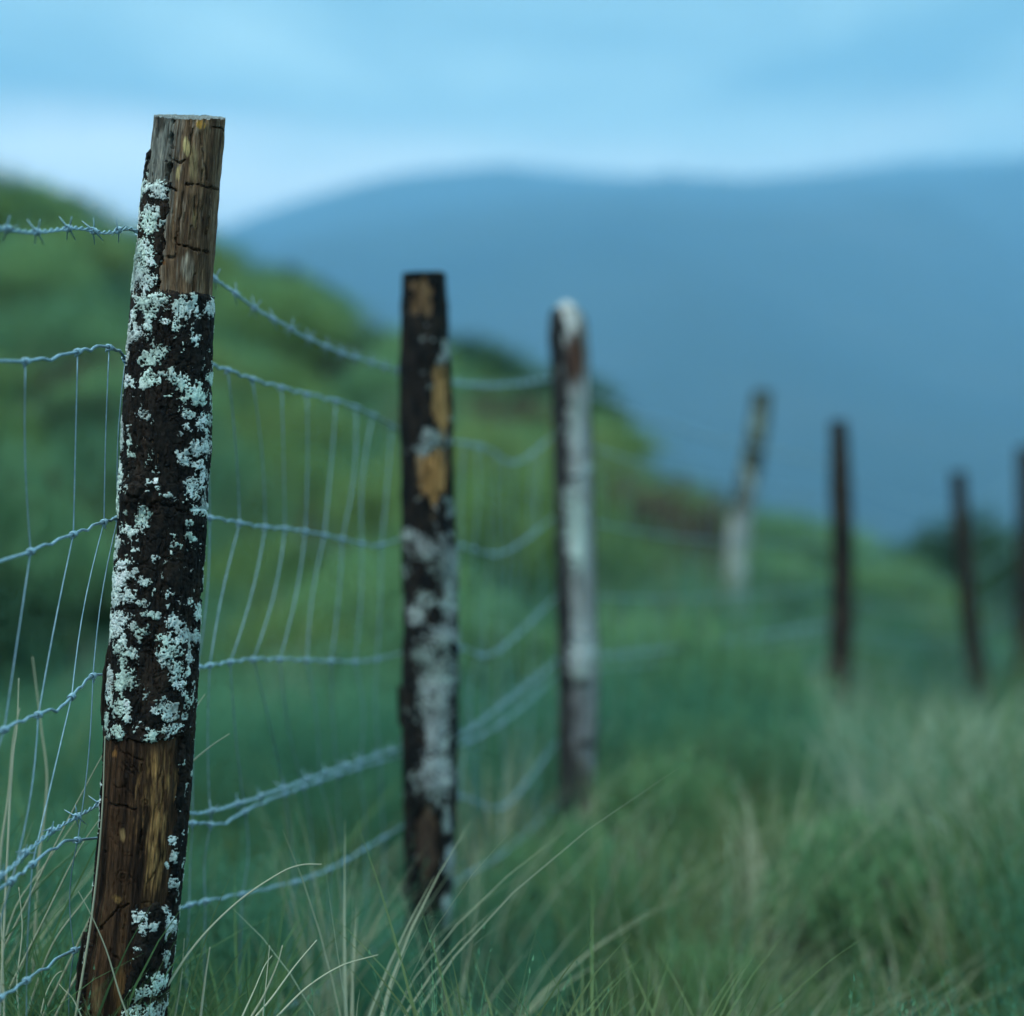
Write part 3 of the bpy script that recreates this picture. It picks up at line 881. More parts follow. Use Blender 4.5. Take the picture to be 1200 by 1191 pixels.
def wide_flake(post, x, y, d, w, h):
    v = [P(x, y, d), P(x + w, y + h * 0.25, d + 0.004), P(x + w * 0.8, y + h, d + 0.01), P(x + w * 0.1, y + h * 0.8, d + 0.006), P(x + w * 0.4, y + h * 0.5, d + 0.012)]
    me = mesh_from('bark_flake', [tuple(q - post.location) for q in v], [(0, 1, 4), (1, 2, 4), (2, 3, 4), (3, 0, 4)], False, np.tile(np.array([[0.03, 0.024, 0.02]]), (5, 1)))
    o = link('bark_flake', me, M_BARK, post)
    o.modifiers.new('thick', 'SOLIDIFY').thickness = 0.006
wide_flake(post2, 465, 800, 4.3, 14, 60)
wide_flake(post2, 529, 815, 4.3, 9, 40)

def bark3(U, YY, FR, xp, wob):
    left = (-0.30 - U) + 0.55 * wob - 0.28 * sstep(640, 560, YY) * 0 
    marks = np.maximum.reduce([0.6 - np.abs(YY - yy) / 7 - np.abs(U - uu) * 0.6 + 0.5 * wob for yy, uu in [(742, 0.1), (798, 0.1), (652, -0.3), (905, -0.4), (560, -0.4), (870, 0.5)]])
    m = np.maximum(left * 1.5, marks)
    return np.where(FR > 0, m, 0.5 + 0.5 * wob)
post3 = simple_post([(362, 650, 676), (372, 646, 684), (392, 645, 688), (450, 649, 690), (540, 650, 694), (600, 652, 694), (800, 656, 700), (950, 657, 696), (1090, 658, 694)],
    5.6, 401, None, bark3, (0.22, 0.22, 0.22), (0.44, 0.45, 0.45), [(686, 548, 8, 8), (676, 620, 12, 60), (680, 760, 12, 40), (676, 500, 10, 30)],
    'pale grey stake with whitened rounded top and brown scar below it', 0.75, (110, 320), (0.018, 0.018, 0.020), (0.06, 0.055, 0.055), dome=0.02, lich_col=(0.52, 0.56, 0.56), top_col=(0.75, 0.78, 0.8),
    bare_cols=[(662, 385, 14, 20, (0.85, 0.86, 0.86)), (673, 422, 13, 36, (0.16, 0.08, 0.058)), (672, 850, 22, 90, (0.24, 0.23, 0.24)), (676, 930, 22, 40, (0.16, 0.13, 0.12))])

def bark4(U, YY, FR, xp, wob):
    return (600 - YY) / 60 + 0.8 * wob - np.clip((U - 0.1) * 0.6, 0, 1)
simple_post([(458, 884, 903), (500, 878, 900), (570, 864, 888), (620, 854, 880), (680, 850, 876), (760, 846, 874), (850, 843, 871)],
    11.5, 501, None, bark4, (0.26, 0.28, 0.28), (0.42, 0.45, 0.45), [(868, 660, 10, 30), (862, 710, 12, 30), (888, 500, 6, 18), (878, 560, 5, 16)],
    'far stake leaning towards the valley, olive brown above and pale grey below', 0.45, (60, 160), (0.030, 0.032, 0.022), (0.085, 0.085, 0.050), lich_col=(0.40, 0.46, 0.44))
def bark_all(U, YY, FR, xp, wob):
    return 0.25 + 0.9 * wob - np.clip(U * 0.3, 0, 1)
simple_post([(493, 974, 992), (560, 973, 996), (640, 975, 999), (720, 975, 1000), (800, 970, 997), (840, 968, 996), (930, 966, 994)],
    9.6, 601, None, bark_all, (0.05, 0.036, 0.03), (0.10, 0.075, 0.06), [],
    'dark brown slightly bowed stake standing in pale grass past the pale-topped one', 1.1, (60, 160))
simple_post([(553, 1115, 1131), (600, 1117, 1135), (660, 1121, 1140), (740, 1128, 1149), (800, 1136, 1158), (845, 1142, 1164), (930, 1150, 1172)],
    11.5, 701, None, bark_all, (0.06, 0.045, 0.04), (0.13, 0.10, 0.08), [],
    'thin dark stake curving away at its foot, beside a bowed stake', 1.1, (60, 160))
simple_post([(524, 1193, 1213), (600, 1193, 1214), (680, 1192, 1214), (760, 1191, 1215), (850, 1190, 1216)],
    13.0, 801, None, bark_all, (0.06, 0.045, 0.04), (0.13, 0.10, 0.08), [],
    'last dark stake in the row, in front of dark green shrubs', 1.1, (50, 130))

# post before the first one, just outside the picture, carries the wires
simple_post([(-380, -700, -530), (300, -720, -545), (1200, -745, -560), (1950, -765, -575)], 1.70, 901, None, bark_all, (0.07, 0.05, 0.035), (0.18, 0.12, 0.08), [],
    'thick rough post holding the near end of the wires', 0.6, (70, 200))

# ================================================================== wires
ANCH = {}   # row -> list of (px, depth) at post 0,1,2,3,5,6,7
L1 = {'T': 163, 1: 151, 2: 142, 3: 130, 'B': 122, 4: 117, 5: 103, 6: 92}
L2 = {'T': 471, 1: 470, 2: 473, 3: 474, 'B': 474, 4: 474, 5: 476, 6: 478}
L3 = {'T': 648, 1: 650, 2: 652, 3: 654, 'B': 656, 4: 656, 5: 657, 6: 658}
ROWY = {  # control points per bay (photo px): bay0 left of post one, bay1, bay2
 'T': [[(-560, 150), (-200, 235), (0, 268), (50, 271), (85, 268), (125, 272), (150, 269), (163, 274)], [(252, 328), (300, 362), (380, 405), (460, 432), (471, 436)], [(527, 447), (580, 452), (648, 444)]],
 1: [[(-560, 420), (-200, 428), (0, 425), (60, 420), (110, 408), (134, 409), (145, 419), (151, 428)], [(200, 420), (248, 428), (300, 446), (350, 460), (400, 472), (440, 488), (470, 506)], [(535, 518), (570, 525), (605, 542), (650, 510)]],
 2: [[(-560, 900), (-200, 730), (0, 660), (50, 641), (90, 625), (120, 613), (142, 607)], [(240, 607), (300, 617), (350, 622), (400, 632), (440, 640), (473, 630)], [(540, 640), (590, 648), (652, 604)]],
 3: [[(-560, 1180), (-200, 960), (0, 858), (45, 838), (72, 829), (84, 817), (108, 793), (130, 791)], [(232, 782), (300, 773), (380, 775), (430, 775), (474, 764)], [(537, 760), (580, 765), (654, 697)]],
 'B': [[(-560, 1500), (-200, 1180), (0, 1028), (25, 1005), (60, 975), (95, 953), (122, 940)], [(217, 952), (245, 951), (300, 935), (380, 906), (474, 874)], [(537, 862), (590, 825), (656, 772)]],
 4: [[(-560, 1480), (-200, 1190), (0, 1043), (37, 1014), (70, 990), (90, 985), (117, 982)], [(217, 966), (260, 966), (300, 945), (380, 914), (474, 884)], [(540, 872), (590, 846), (656, 788)]],
 5: [[(-560, 1650), (-200, 1290), (0, 1170), (30, 1150), (62, 1128), (87, 1114), (103, 1108)], [(210, 1065), (260, 1053), (300, 1045), (380, 1022), (476, 966)], [(536, 934), (590, 945), (657, 864)]],
 6: [[(-560, 1880), (-200, 1450), (0, 1290), (92, 1225)], [(200, 1232), (300, 1198), (400, 1145), (478, 1075)], [(540, 1030), (590, 1000), (658, 938)]],
}
FARY = {'T': (545, 600, 560), 1: (580, 632, 590), 2: (640, 680, 640), 3: (690, 722, 680), 'B': (732, 752, 708), 4: (742, 765, 718), 5: (775, 790, 745), 6: (806, 815, 768)}

def row_bays(row):
    a0 = ((-560 if row != 'T' else -560), 1.70)
    D = [a0, (L1[row], 3.035), (L2[row], 4.335), (L3[row], 5.63), (974, 9.63), (1120, 11.53), (1193, 13.02)]
    bays = []
    for i in range(3):
        bays.append((D[i], D[i + 1], ROWY[row][i]))
    y3 = ROWY[row][2][-1][1]
    ys = [y3] + list(FARY[row])
    for i in range(3):
        a, b = D[3 + i], D[4 + i]
        xm, ym = (a[0] + b[0]) / 2, (ys[i] + ys[i + 1]) / 2
        bays.append((a, b, [(a[0], ys[i]), (a[0] + (xm - a[0]) * .9, ym + 6 + 4 * random.random()), (b[0], ys[i + 1])]))
    return bays

def depth_at(px, A, B):
    ax, ay = (A[0] - 600) * A[1] / F, A[1]
    bx, by = (B[0] - 600) * B[1] / F, B[1]
    k = (px - 600) / F
    t = (k * ay - ax) / ((bx - ax) - k * (by - ay))
    return ay + t * (by - ay)

def row_points(row):
    """list of bays, each an array of 3D points"""
    out = []
    prev_end = None
    for A, B, ctrl in row_bays(row):
        c = list(ctrl)
        if prev_end is not None and c[0][0] > prev_end[0] + 1:
            c = [prev_end] + c
        prev_end = c[-1]
        pl = catmull(c, 2.5)
        pts = []
        for x, y in pl:
            d = depth_at(x, A, B)
            pts.append(tuple(P(x, y, d)))
        out.append((np.array(pts), pl))
    return out

ROWS = {r: row_points(r) for r in ROWY}

# stay wires: photo x on each mesh row
STAYS = {0: [[30, 36, 5, -32, -42, -60], [91, 86, 45, 14, 0, -12], [128, 122, 84, 38, 31, 24], [147, 138, 109, 91, 87, 84]],
         1: [[240, 246, 232, 226, 222, 218], [267, 281, 246, 247, 241, 243], [296, 311, 270, 287, 284, 282], [330, 334, 297, 334, 346, 344], [360, 358, 328, 356, 366, 362], [394, 380, 360, 374, 386, 384], [417, 401, 388, 396, 405, 402], [437, 424, 416, 420, 428, 424], [459, 447, 442, 446, 450, 448]]}
STAYS[0] += [[-60 - 75 * i + random.randint(-6, 6) for _ in range(6)] for i in range(6)]
STAYS[2] = [[545 + 12.5 * i + random.uniform(-5, 5) for _ in range(6)] for i in range(8)]
for bay, (xa, xb, n) in {3: (668, 965, 24), 4: (985, 1112, 11), 5: (1130, 1188, 8)}.items():
    tmp = []
    for i in range(n):
        # even spacing along the fence, foreshortened in the picture
        A, B, _ = row_bays(3)[bay]
        t = (i + 0.7) / (n + 0.4)
        ax, bx = (A[0] - 600) * A[1] / F, (B[0] - 600) * B[1] / F
        X, Yd = ax + t * (bx - ax), A[1] + t * (B[1] - A[1])
        tmp.append([600 + X / Yd * F + random.uniform(-2, 2) for _ in range(6)])
    STAYS[bay] = tmp

def on_row(row, bay, px):
    pts, pl = ROWS[row][bay]
    xs = pl[:, 0]
    o = np.argsort(xs)
    return np.array([np.interp(px, xs[o], pts[o, k]) for k in range(3)])

mesh_fence = empty('wire_mesh', (float(ROWS[6][0][0][-1][0]), 3.03, 0.02))
tag(mesh_fence, 'galvanised woven wire stock mesh stretched along the posts', 'wire mesh')
MLOC = np.array(mesh_fence.location)

rs = np.random.default_rng(5)
for row in (1, 2, 3, 4, 5, 6):
    allp = []
    for bay in range(6):
        pts, pl = ROWS[row][bay]
        pts = pts.copy()
        if bay <= 2:
            # tension crimps: a sharp V midway between neighbouring stays
            xs = sorted(s[row - 1] for s in STAYS[bay])
            for a, b in zip(xs[:-1], xs[1:]):
                m = a + (b - a) * rs.uniform(0.4, 0.6)
                if bay == 0 and not (-200 < m < 148):
                    continue
                d = depth_at(m, row_bays(row)[bay][0], row_bays(row)[bay][1]) if bay < 3 else 5
                wid = max(3.2, (b - a) * 0.16)
                amp = 0.0052 * (1 if row == 1 else rs.uniform(0.6, 1.1))
                pts[:, 2] -= amp * np.clip(1 - np.abs(pl[:, 0] - m) / wid, 0, 1)
                arch = np.sin(np.pi * np.clip((pl[:, 0] - a) / max(b - a, 1e-3), 0, 1))
                pts[:, 2] += 0.0022 * arch
        allp.append(pts if bay == 0 else pts[1:])
    allp = np.vstack(allp) - MLOC
    mb = MB()
    mb.tube(allp, 0.0021 if row == 1 else 0.0019, 6)
    link('line_wire', mb.mesh('line_wire'), M_WIRE, mesh_fence)

# a wrapped knot shared by all crossings
kb = MB()
hel = []
for i in range(46):
    a = 2 * math.pi * 2.6 * i / 45
    hel.append((-0.0048 + 0.0096 * i / 45, 0.0034 * math.cos(a), 0.0034 * math.sin(a)))
kb.tube(hel, 0.0015, 5)
kb.tube([(0.0040, 0.003, -0.002), (0.0058, 0.0045, -0.005), (0.0062, 0.005, -0.0075)], 0.0013, 5)
KNOT = kb.mesh('knot')
KNOT.materials.append(M_WIRE)

for bay, stays in STAYS.items():
    for si, st in enumerate(stays):
        pts = [on_row(r, bay, st[r - 1]) for r in (1, 2, 3, 4, 5, 6)]
        full = []
        for a, b in zip(pts[:-1], pts[1:]):
            bow = np.array([rs.normal(0, 0.006), rs.normal(0, 0.004), 0])
            for t in np.linspace(0, 1, 7, endpoint=False):
                full.append(a + (b - a) * t + bow * math.sin(math.pi * t))
        full.append(pts[-1])
        mb = MB()
        mb.tube(np.array(full) - MLOC, 0.00088, 5)
        sw = link('stay_wire', mb.mesh('stay_wire'), M_STAY, mesh_fence)
        if bay <= 2 and not (bay == 0 and si > 5):
            for r in (1, 2, 3, 4, 5, 6):
                p = pts[r - 1]
                q = on_row(r, bay, st[r - 1] + 3)
                dirv = Vector(q - p).normalized()
                kn = link('knot', KNOT, None, sw)
                rot = dirv.to_track_quat('X', 'Z').to_matrix().to_4x4() @ Matrix.Rotation(rs.uniform(-0.6, 0.6), 4, 'X')
                kn.matrix_local = Matrix.Translation(Vector(p - MLOC)) @ rot

def resample(pts, step):
    seg = np.linalg.norm(np.diff(pts, axis=0), axis=1)
    s = np.concatenate([[0], np.cumsum(seg)])
    n = int(s[-1] / step)
    q = np.linspace(0, s[-1], n + 1)
    return np.stack([np.interp(q, s, pts[:, k]) for k in range(3)], 1), q

# barb: two short wires wound round the strands, four sharp ends
bb = MB()
def barb_pts(x0, ph, tw, splay):
    pts = [np.array([x0 - splay, math.cos(ph) * 0.0165, math.sin(ph) * 0.0165])]
    for i in range(24):
        a = ph + 0.25 + tw * (2 * math.pi * 1.5 - 0.5) * i / 23
        pts.append(np.array([x0 + 0.006 * i / 23, 0.0036 * math.cos(a), 0.0036 * math.sin(a)]))
    a = ph + tw * math.pi
    pts.append(np.array([x0 + 0.006 + splay, math.cos(a) * 0.0165, math.sin(a) * 0.0165]))
    return np.array(pts)
for x0, ph, tw, sp_ in [(-0.006, 1.25, 1, 0.004), (0.0005, 2.15, -1, 0.005)]:
    bp_ = barb_pts(x0, ph, tw, sp_)
    rr = np.full(len(bp_), 0.0012); rr[0] = 0.0005; rr[-1] = 0.0005
    bb.tube(bp_, rr, 5)
BARB = bb.mesh('barb')
BARB.materials.append(M_WIRE)

def barbed(row, label, wobble, seed):
    pts = np.vstack([b[0] if i == 0 else b[0][1:] for i, b in enumerate(ROWS[row])])
    p, q = resample(pts, 0.0042)
    r2 = np.random.default_rng(seed)
    ph = r2.uniform(0, 50)
    p[:, 2] += wobble * fbm(q * 14, q * 0 + ph, 0, 2, seed)
    p[:, 0] += wobble * 0.6 * fbm(q * 11, q * 0 + ph + 7, 0, 2, seed + 1)
    loc = np.array(pts[len(ROWS[row][0][0])])
    root = empty('barbed_wire', loc)
    tag(root, label, 'barbed wire', 'barbed wire strands of the fence')
    tan = np.gradient(p, axis=0); tan /= np.linalg.norm(tan, axis=1, keepdims=True)
    up = np.array([0, 0, 1.0])
    side = np.cross(tan, up); side /= np.linalg.norm(side, axis=1, keepdims=True)
    upv = np.cross(side, tan)
    ang = 2 * math.pi * q / 0.040
    for k in (0, 1):
        a = ang + k * math.pi
        off = 0.00175 * (np.cos(a)[:, None] * side + np.sin(a)[:, None] * upv)
        mb = MB()
        mb.tube(p + off - loc, 0.00120, 6)
        link('strand', mb.mesh('strand'), M_WIRE, root)
    s = r2.uniform(0, 0.08)
    while s < q[-1]:
        i = int(s / (q[1] - q[0]))
        i = min(i, len(p) - 2)
        if p[i][1] > 1.9 and p[i][1] < 9.6:
            o = link('barb', BARB, None, root)
            rot = Vector(tan[i]).to_track_quat('X', 'Z').to_matrix().to_4x4() @ Matrix.Rotation(r2.uniform(-0.9, 0.9), 4, 'X')
            o.matrix_local = Matrix.Translation(Vector(p[i] - loc)) @ rot
        s += 0.098 * r2.uniform(0.85, 1.12)
    return root
barbed('T', 'twisted barbed wire strand running along the top of the posts', 0.0022, 21)
barbed('B', 'twisted barbed wire strand running low, touching the wire mesh', 0.0022, 33)

# staples holding the wires on the near post
sb = MB()
sb.tube([(0.012, 0.004, 0.0), (0.0, 0.0035, 0.0), (-0.0035, 0.002, 0.0), (-0.0035, -0.002, 0.0), (0.0, -0.0035, 0.0), (0.012, -0.004, 0.0)], 0.0013, 5)
ST = sb.mesh('staple'); ST.materials.append(M_WIRE)
for row in ('T', 1, 3, 'B', 5):
    p = ROWS[row][0][0][-1]
    o = link('staple', ST, None, post1)
    o.matrix_local = Matrix.Translation(Vector(p) - post1.location + Vector((-0.001, 0, 0)))
    o.rotation_euler = (random.uniform(0.9, 1.6), 0, 0)

# ================================================================== plants
def strip(pts, w, facing, v, f, twist=0.0):
    """tapered ribbon along pts; facing = horizontal width direction"""
    pts = np.asarray(pts)
    n = len(pts)
    b = len(v)
    for i in range(n):
        t = i / (n - 1)
        ww = w * (1 - t ** 1.6) + w * 0.06
        a = twist * t
        d = np.array([facing[0] * math.cos(a) - facing[1] * math.sin(a), facing[0] * math.sin(a) + facing[1] * math.cos(a), 0])
        v.append(pts[i] - d * ww)
        v.append(pts[i] + d * ww)
    for i in range(n - 1):
        f.append((b + 2 * i, b + 2 * i + 1, b + 2 * i + 3, b + 2 * i + 2))

def blade_path(base, h, az, lean, curl, n=6):
    out = []
    for i in range(n):
        t = i / (n - 1)
        r = h * (lean * t + curl * t * t)
        z = h * (t - 0.35 * curl * t * t)
        out.append(base + np.array([math.cos(az) * r, math.sin(az) * r, z]))
    return out

def grass_tuft(n, h0, h1, spread, w, lean, curl, rng, wind=(0.0, 0.0)):
    v, f = [], []
    for _ in range(n):
        az = rng.uniform(0, 2 * math.pi)
        rad = spread * math.sqrt(rng.uniform(0, 1))
        base = np.array([math.cos(az) * rad, math.sin(az) * rad, -0.02])
        h = rng.uniform(h0, h1)
        az2 = az + rng.normal(0, 0.9)
        p = blade_path(base, h, az2, lean * rng.uniform(0.2, 1.3), curl * rng.uniform(0.2, 1.4))
        p = [q + np.array([wind[0], wind[1], 0]) * (k / 5) ** 1.5 * h for k, q in enumerate(p)]
        fa = rng.uniform(0, math.pi)
        strip(p, w * rng.uniform(0.6, 1.2), (math.cos(fa), math.sin(fa)), v, f, rng.uniform(-1, 1))
    return v, f

def sprig_tuft(n, h0, h1, spread, rng, leaf=0.012, per=16, lean=0.25):
    """heath-like sprigs: upright stems clothed in short needle leaves"""
    v, f = [], []
    for _ in range(n):
        az = rng.uniform(0, 2 * math.pi)
        rad = spread * math.sqrt(rng.uniform(0, 1))
        base = np.array([math.cos(az) * rad, math.sin(az) * rad, -0.02])
        h = rng.uniform(h0, h1)
        p = blade_path(base, h, az + rng.normal(0, 0.5), lean * rng.uniform(0.1, 1.2), 0.12 * rng.uniform(-0.5, 1.5), 5)
        fa = rng.uniform(0, math.pi)
        strip(p, 0.0014, (math.cos(fa), math.sin(fa)), v, f)
        pa = np.array(p)
        for k in range(per):
            t = 0.22 + 0.78 * (k + rng.uniform(0, 1)) / per
            x = t * 4
            i = min(3, int(x))
            c = pa[i] + (pa[i + 1] - pa[i]) * (x - i)
            la = rng.uniform(0, 2 * math.pi)
            L = leaf * (1.15 - 0.5 * t) * rng.uniform(0.7, 1.3)
            d = np.array([math.cos(la) * 0.62, math.sin(la) * 0.62, 0.85]) * L
            s = np.array([-math.sin(la), math.cos(la), 0]) * 0.0013
            b = len(v)
            v += [c - s, c + s, c + d]
            f.append((b, b + 1, b + 2))
    return v, f

def bush(nstem, R, H, rng, leaf=0.05, per=26, wide=0.006, upright=0.55):
    """dome of radiating stems, returns (stems, leaves)"""
    sv, sf, lv, lf = [], [], [], []
    for _ in range(nstem):
        az = rng.uniform(0, 2 * math.pi)
        q = math.sqrt(rng.uniform(0, 1))
        # end point on a lumpy dome
        rr = R * q * rng.uniform(0.75, 1.12)
        zz = H * math.sqrt(max(0.05, 1 - (q * 0.92) ** 2)) * rng.uniform(0.72, 1.18)
        end = np.array([math.cos(az) * rr, math.sin(az) * rr, zz])
        start = np.array([math.cos(az) * rr * 0.25 * rng.uniform(0.2, 1), math.sin(az) * rr * 0.25, -0.05])
        mid = start * 0.35 + end * 0.65
        mid[:2] *= 1.05
        mid[2] -= 0.05 * H
        p = np.array([start, start * 0.6 + mid * 0.4, mid, mid * 0.45 + end * 0.55, end])
        fa = rng.uniform(0, math.pi)
        strip(p, 0.005, (math.cos(fa), math.sin(fa)), sv, sf)
        for k in range(per):
            t = 0.30 + 0.70 * (k + rng.uniform(0, 1)) / per
            x = t * 4
            i = min(3, int(x))
            c = p[i] + (p[i + 1] - p[i]) * (x - i) + rng.normal(0, 0.018 * R / 0.5, 3)
            la = rng.uniform(0, 2 * math.pi)
            L = leaf * rng.uniform(0.6, 1.35)
            d = np.array([math.cos(la) * (1 - upright), math.sin(la) * (1 - upright), upright + 0.15]) * L
            s = np.array([-math.sin(la), math.cos(la), rng.uniform(-0.3, 0.3)]) * wide * rng.uniform(0.7, 1.4)
            b = len(lv)
            lv += [c - s, c + s, c + d * 0.6 + s * 0.7, c + d]
            lf.append((b, b + 1, b + 2, b + 3))
    return (sv, sf), (lv, lf)

def proto(name, vf, mat):
    me = mesh_from(name, np.array(vf[0]), vf[1], True)
    me.materials.append(mat)
    return me

rp = np.random.default_rng(77)
PROTO = {
    'sprig': [proto('sprig', sprig_tuft(46, 0.12, 0.30, 0.11, rp), M_SPRIG) for _ in range(4)],
    'grass': [proto('grass', grass_tuft(46, 0.14, 0.42, 0.07, 0.0032, 0.35, 0.45, rp, (0.12, 0.0)), M_GRASS) for _ in range(4)],
    'dry': [proto('dry', grass_tuft(16, 0.22, 0.46, 0.05, 0.0024, 0.30, 0.40, rp, (0.30, 0.0)), M_DRY) for _ in range(4)],
    'drylong': [proto('drylong', grass_tuft(60, 0.30, 0.62, 0.10, 0.0024, 0.35, 0.5, rp, (0.42, -0.05)), M_PALE) for _ in range(3)],
}

def scatter_object(name, label, protos, pts, rots, scls, idx):
    """one ground-cover object: points carrying instances of the tuft meshes"""
    coll = bpy.data.collections.new(name + '_tufts')
    for i, me in enumerate(protos):
        coll.objects.link(bpy.data.objects.new('%s_%02d' % (me.name, i), me))
    me = bpy.data.meshes.new(name)
    me.from_pydata([tuple(p) for p in pts], [], [])
    a = me.attributes.new('rot', 'FLOAT_VECTOR', 'POINT'); a.data.foreach_set('vector', np.asarray(rots, np.float32).ravel())
    a = me.attributes.new('scl', 'FLOAT_VECTOR', 'POINT'); a.data.foreach_set('vector', np.asarray(scls, np.float32).ravel())
    a = me.attributes.new('idx', 'INT', 'POINT'); a.data.foreach_set('value', np.asarray(idx, np.int32))
    ng = bpy.data.node_groups.new(name, 'GeometryNodeTree')
    ng.interface.new_socket('Geometry', in_out='INPUT', socket_type='NodeSocketGeometry')
    ng.interface.new_socket('Geometry', in_out='OUTPUT', socket_type='NodeSocketGeometry')
    n, l = ng.nodes, ng.links
    gi, go = n.new('NodeGroupInput'), n.new('NodeGroupOutput')
    ci = n.new('GeometryNodeCollectionInfo')
    ci.inputs['Collection'].default_value = coll
    ci.inputs['Separate Children'].default_value = True
    ci.inputs['Reset Children'].default_value = True
    ip = n.new('GeometryNodeInstanceOnPoints')
    ip.inputs['Pick Instance'].default_value = True
    def attr(nm, dt):
        q = n.new('GeometryNodeInputNamedAttribute'); q.data_type = dt; q.inputs['Name'].default_value = nm
        return [s for s in q.outputs if s.enabled and s.name == 'Attribute'][0]
    e2r = n.new('FunctionNodeEulerToRotation')
    l.new(attr('rot', 'FLOAT_VECTOR'), e2r.inputs[0])
    l.new(gi.outputs[0], ip.inputs['Points'])
    l.new(ci.outputs[0], ip.inputs['Instance'])
    l.new(attr('idx', 'INT'), ip.inputs['Instance Index'])
    l.new(e2r.outputs[0], ip.inputs['Rotation'])
    l.new(attr('scl', 'FLOAT_VECTOR'), ip.inputs['Scale'])
    l.new(ip.outputs[0], go.inputs[0])
    o = link(name, me, None, None, 'stuff')
    o['label'] = label
    o['category'] = 'grass'
    md = o.modifiers.new('tufts', 'NODES')
    md.node_group = ng
    return o

def field(n, ylo, yhi, wfac, rng, dens=None, power=1.0):
    """random points inside a wedge wider than the view, thinning with distance"""
    out = []
    while len(out) < n:
        y = ylo + (yhi - ylo) * rng.uniform(0, 1) ** power
        x = rng.uniform(-1, 1) * (wfac * y + 0.8)
        if dens is not None and rng.uniform(0, 1) > dens(x, y):
            continue
        out.append((x, y))
    return np.array(out)

def px_of(x, y):
    return 600 + x / y * F

rg = np.random.default_rng(101)
def place(kind, name, label, xy, smin, smax, rng, tilt=0.12, rotz=None, hscale=None):
    z = terrain(xy[:, 0], xy[:, 1])
    n = len(xy)
    pts = np.column_stack([xy, z])
    rots = np.column_stack([rng.normal(0, tilt, n), rng.normal(0, tilt, n), rng.uniform(0, 6.283, n) if rotz is None else rng.normal(0, rotz, n)])
    s = rng.uniform(smin, smax, n)
    if hscale is not None:
        s = s * hscale(xy[:, 0], xy[:, 1])
    scl = np.column_stack([s, s, s * rng.uniform(0.8, 1.2, n)])
    return scatter_object(name, label, PROTO[kind], pts, rots, scl, rng.integers(0, len(PROTO[kind]), n))

def near_short(x, y):
    # shorter growth right in front of the near post, where it is trodden
    d = np.hypot(x + 0.52, y - 2.75)
    k = np.where(y < 3.05, 0.62 + 0.3 * np.clip(d / 0.8, 0, 1), 1.0)
    far = 1 + 0.15 * sstep(8, 20, y)
    tus = 1 + 0.75 * fbm(x * 1.7, y * 1.7, 0, 2, 51) * sstep(2.9, 3.4, y)
    p2 = 1 - 0.35 * np.exp(-(((x + 0.10) / 0.4) ** 2 + ((y - 3.85) / 0.45) ** 2))
    return k * far * tus * p2

def d_sprig(x, y):
    return np.clip(0.5 + 2.2 * fbm(x * 1.7, y * 1.7, 0, 2, 51), 0.04, 1) * (1 - 0.6 * ((px_of(x, y) > 680) & (y < 6)) - 0.3 * ((x > 0.9) & (y > 6) & (y < 11)))
def d_grass(x, y):
    return np.clip(0.45 + 2.2 * fbm(x * 1.4 + 7, y * 1.4, 0, 2, 53), 0.03, 1) * (0.45 + 0.55 * (px_of(x, y) > 640))
def d_dry(x, y):
    px = px_of(x, y)
    band = np.exp(-((px - 1080) / 120) ** 2) * (5.5 < y) * (y < 9.0) + 1.2 * np.exp(-((px - 760) / 130) ** 2) * (3.3 < y) * (y < 5.6) + 0.5 * (px > 900) * (3.4 < y) * (y < 5.4)
    if y < 2.95 and abs(x + 0.6) < 0.55:
        return 0.0
    fenceline = np.exp(-((x + 1.13 - 0.227 * y) / 0.30) ** 2) * (y < 6.5)
    return 0.03 + 0.6 * band + 0.35 * fenceline + 0.08 * (fbm(x * 0.7, y * 0.7, 0, 2, 57) > 0.2)

place('sprig', 'heath_cover', 'low feathery green heath covering the ground around the posts', field(1500, 2.0, 7.0, 0.33, rg, d_sprig, 0.8), 0.75, 1.25, rg, 0.12, hscale=near_short)
place('sprig', 'heath_slope', 'feathery green heath covering the slope behind the fence', field(2500, 7.0, 33.0, 0.33, rg, None, 0.75), 0.8, 1.35, rg, 0.12, hscale=near_short)
place('grass', 'meadow_grass', 'green grass growing among the heath', field(900, 2.0, 8.0, 0.33, rg, d_grass, 0.8), 0.7, 1.2, rg, 0.12, hscale=near_short)
place('grass', 'slope_grass', 'green grass growing over the slope', field(1700, 8.0, 33.0, 0.33, rg, None, 0.75), 0.7, 1.25, rg, 0.12, hscale=near_short)
place('dry', 'dry_grass', 'dry straw grass scattered through the heath', field(155, 2.6, 9.0, 0.30, rg, d_dry, 0.8), 0.75, 1.15, rg, 0.1, 0.9, hscale=lambda x, y: np.where(y < 3.05, 0.8, 1.0))

def d_pale(x, y):
    px = px_of(x, y)
    return np.clip(np.exp(-((px - 1130) / 80) ** 2) * np.exp(-((y - 6.0) / 0.6) ** 2) * 1.3, 0, 1)
place('drylong', 'pale_grass', 'drift of long pale dry grass below the thin dark stakes', field(150, 4.6, 8.5, 0.30, rg, d_pale, 1.0), 0.55, 0.8, rg, 0.1, 0.5)

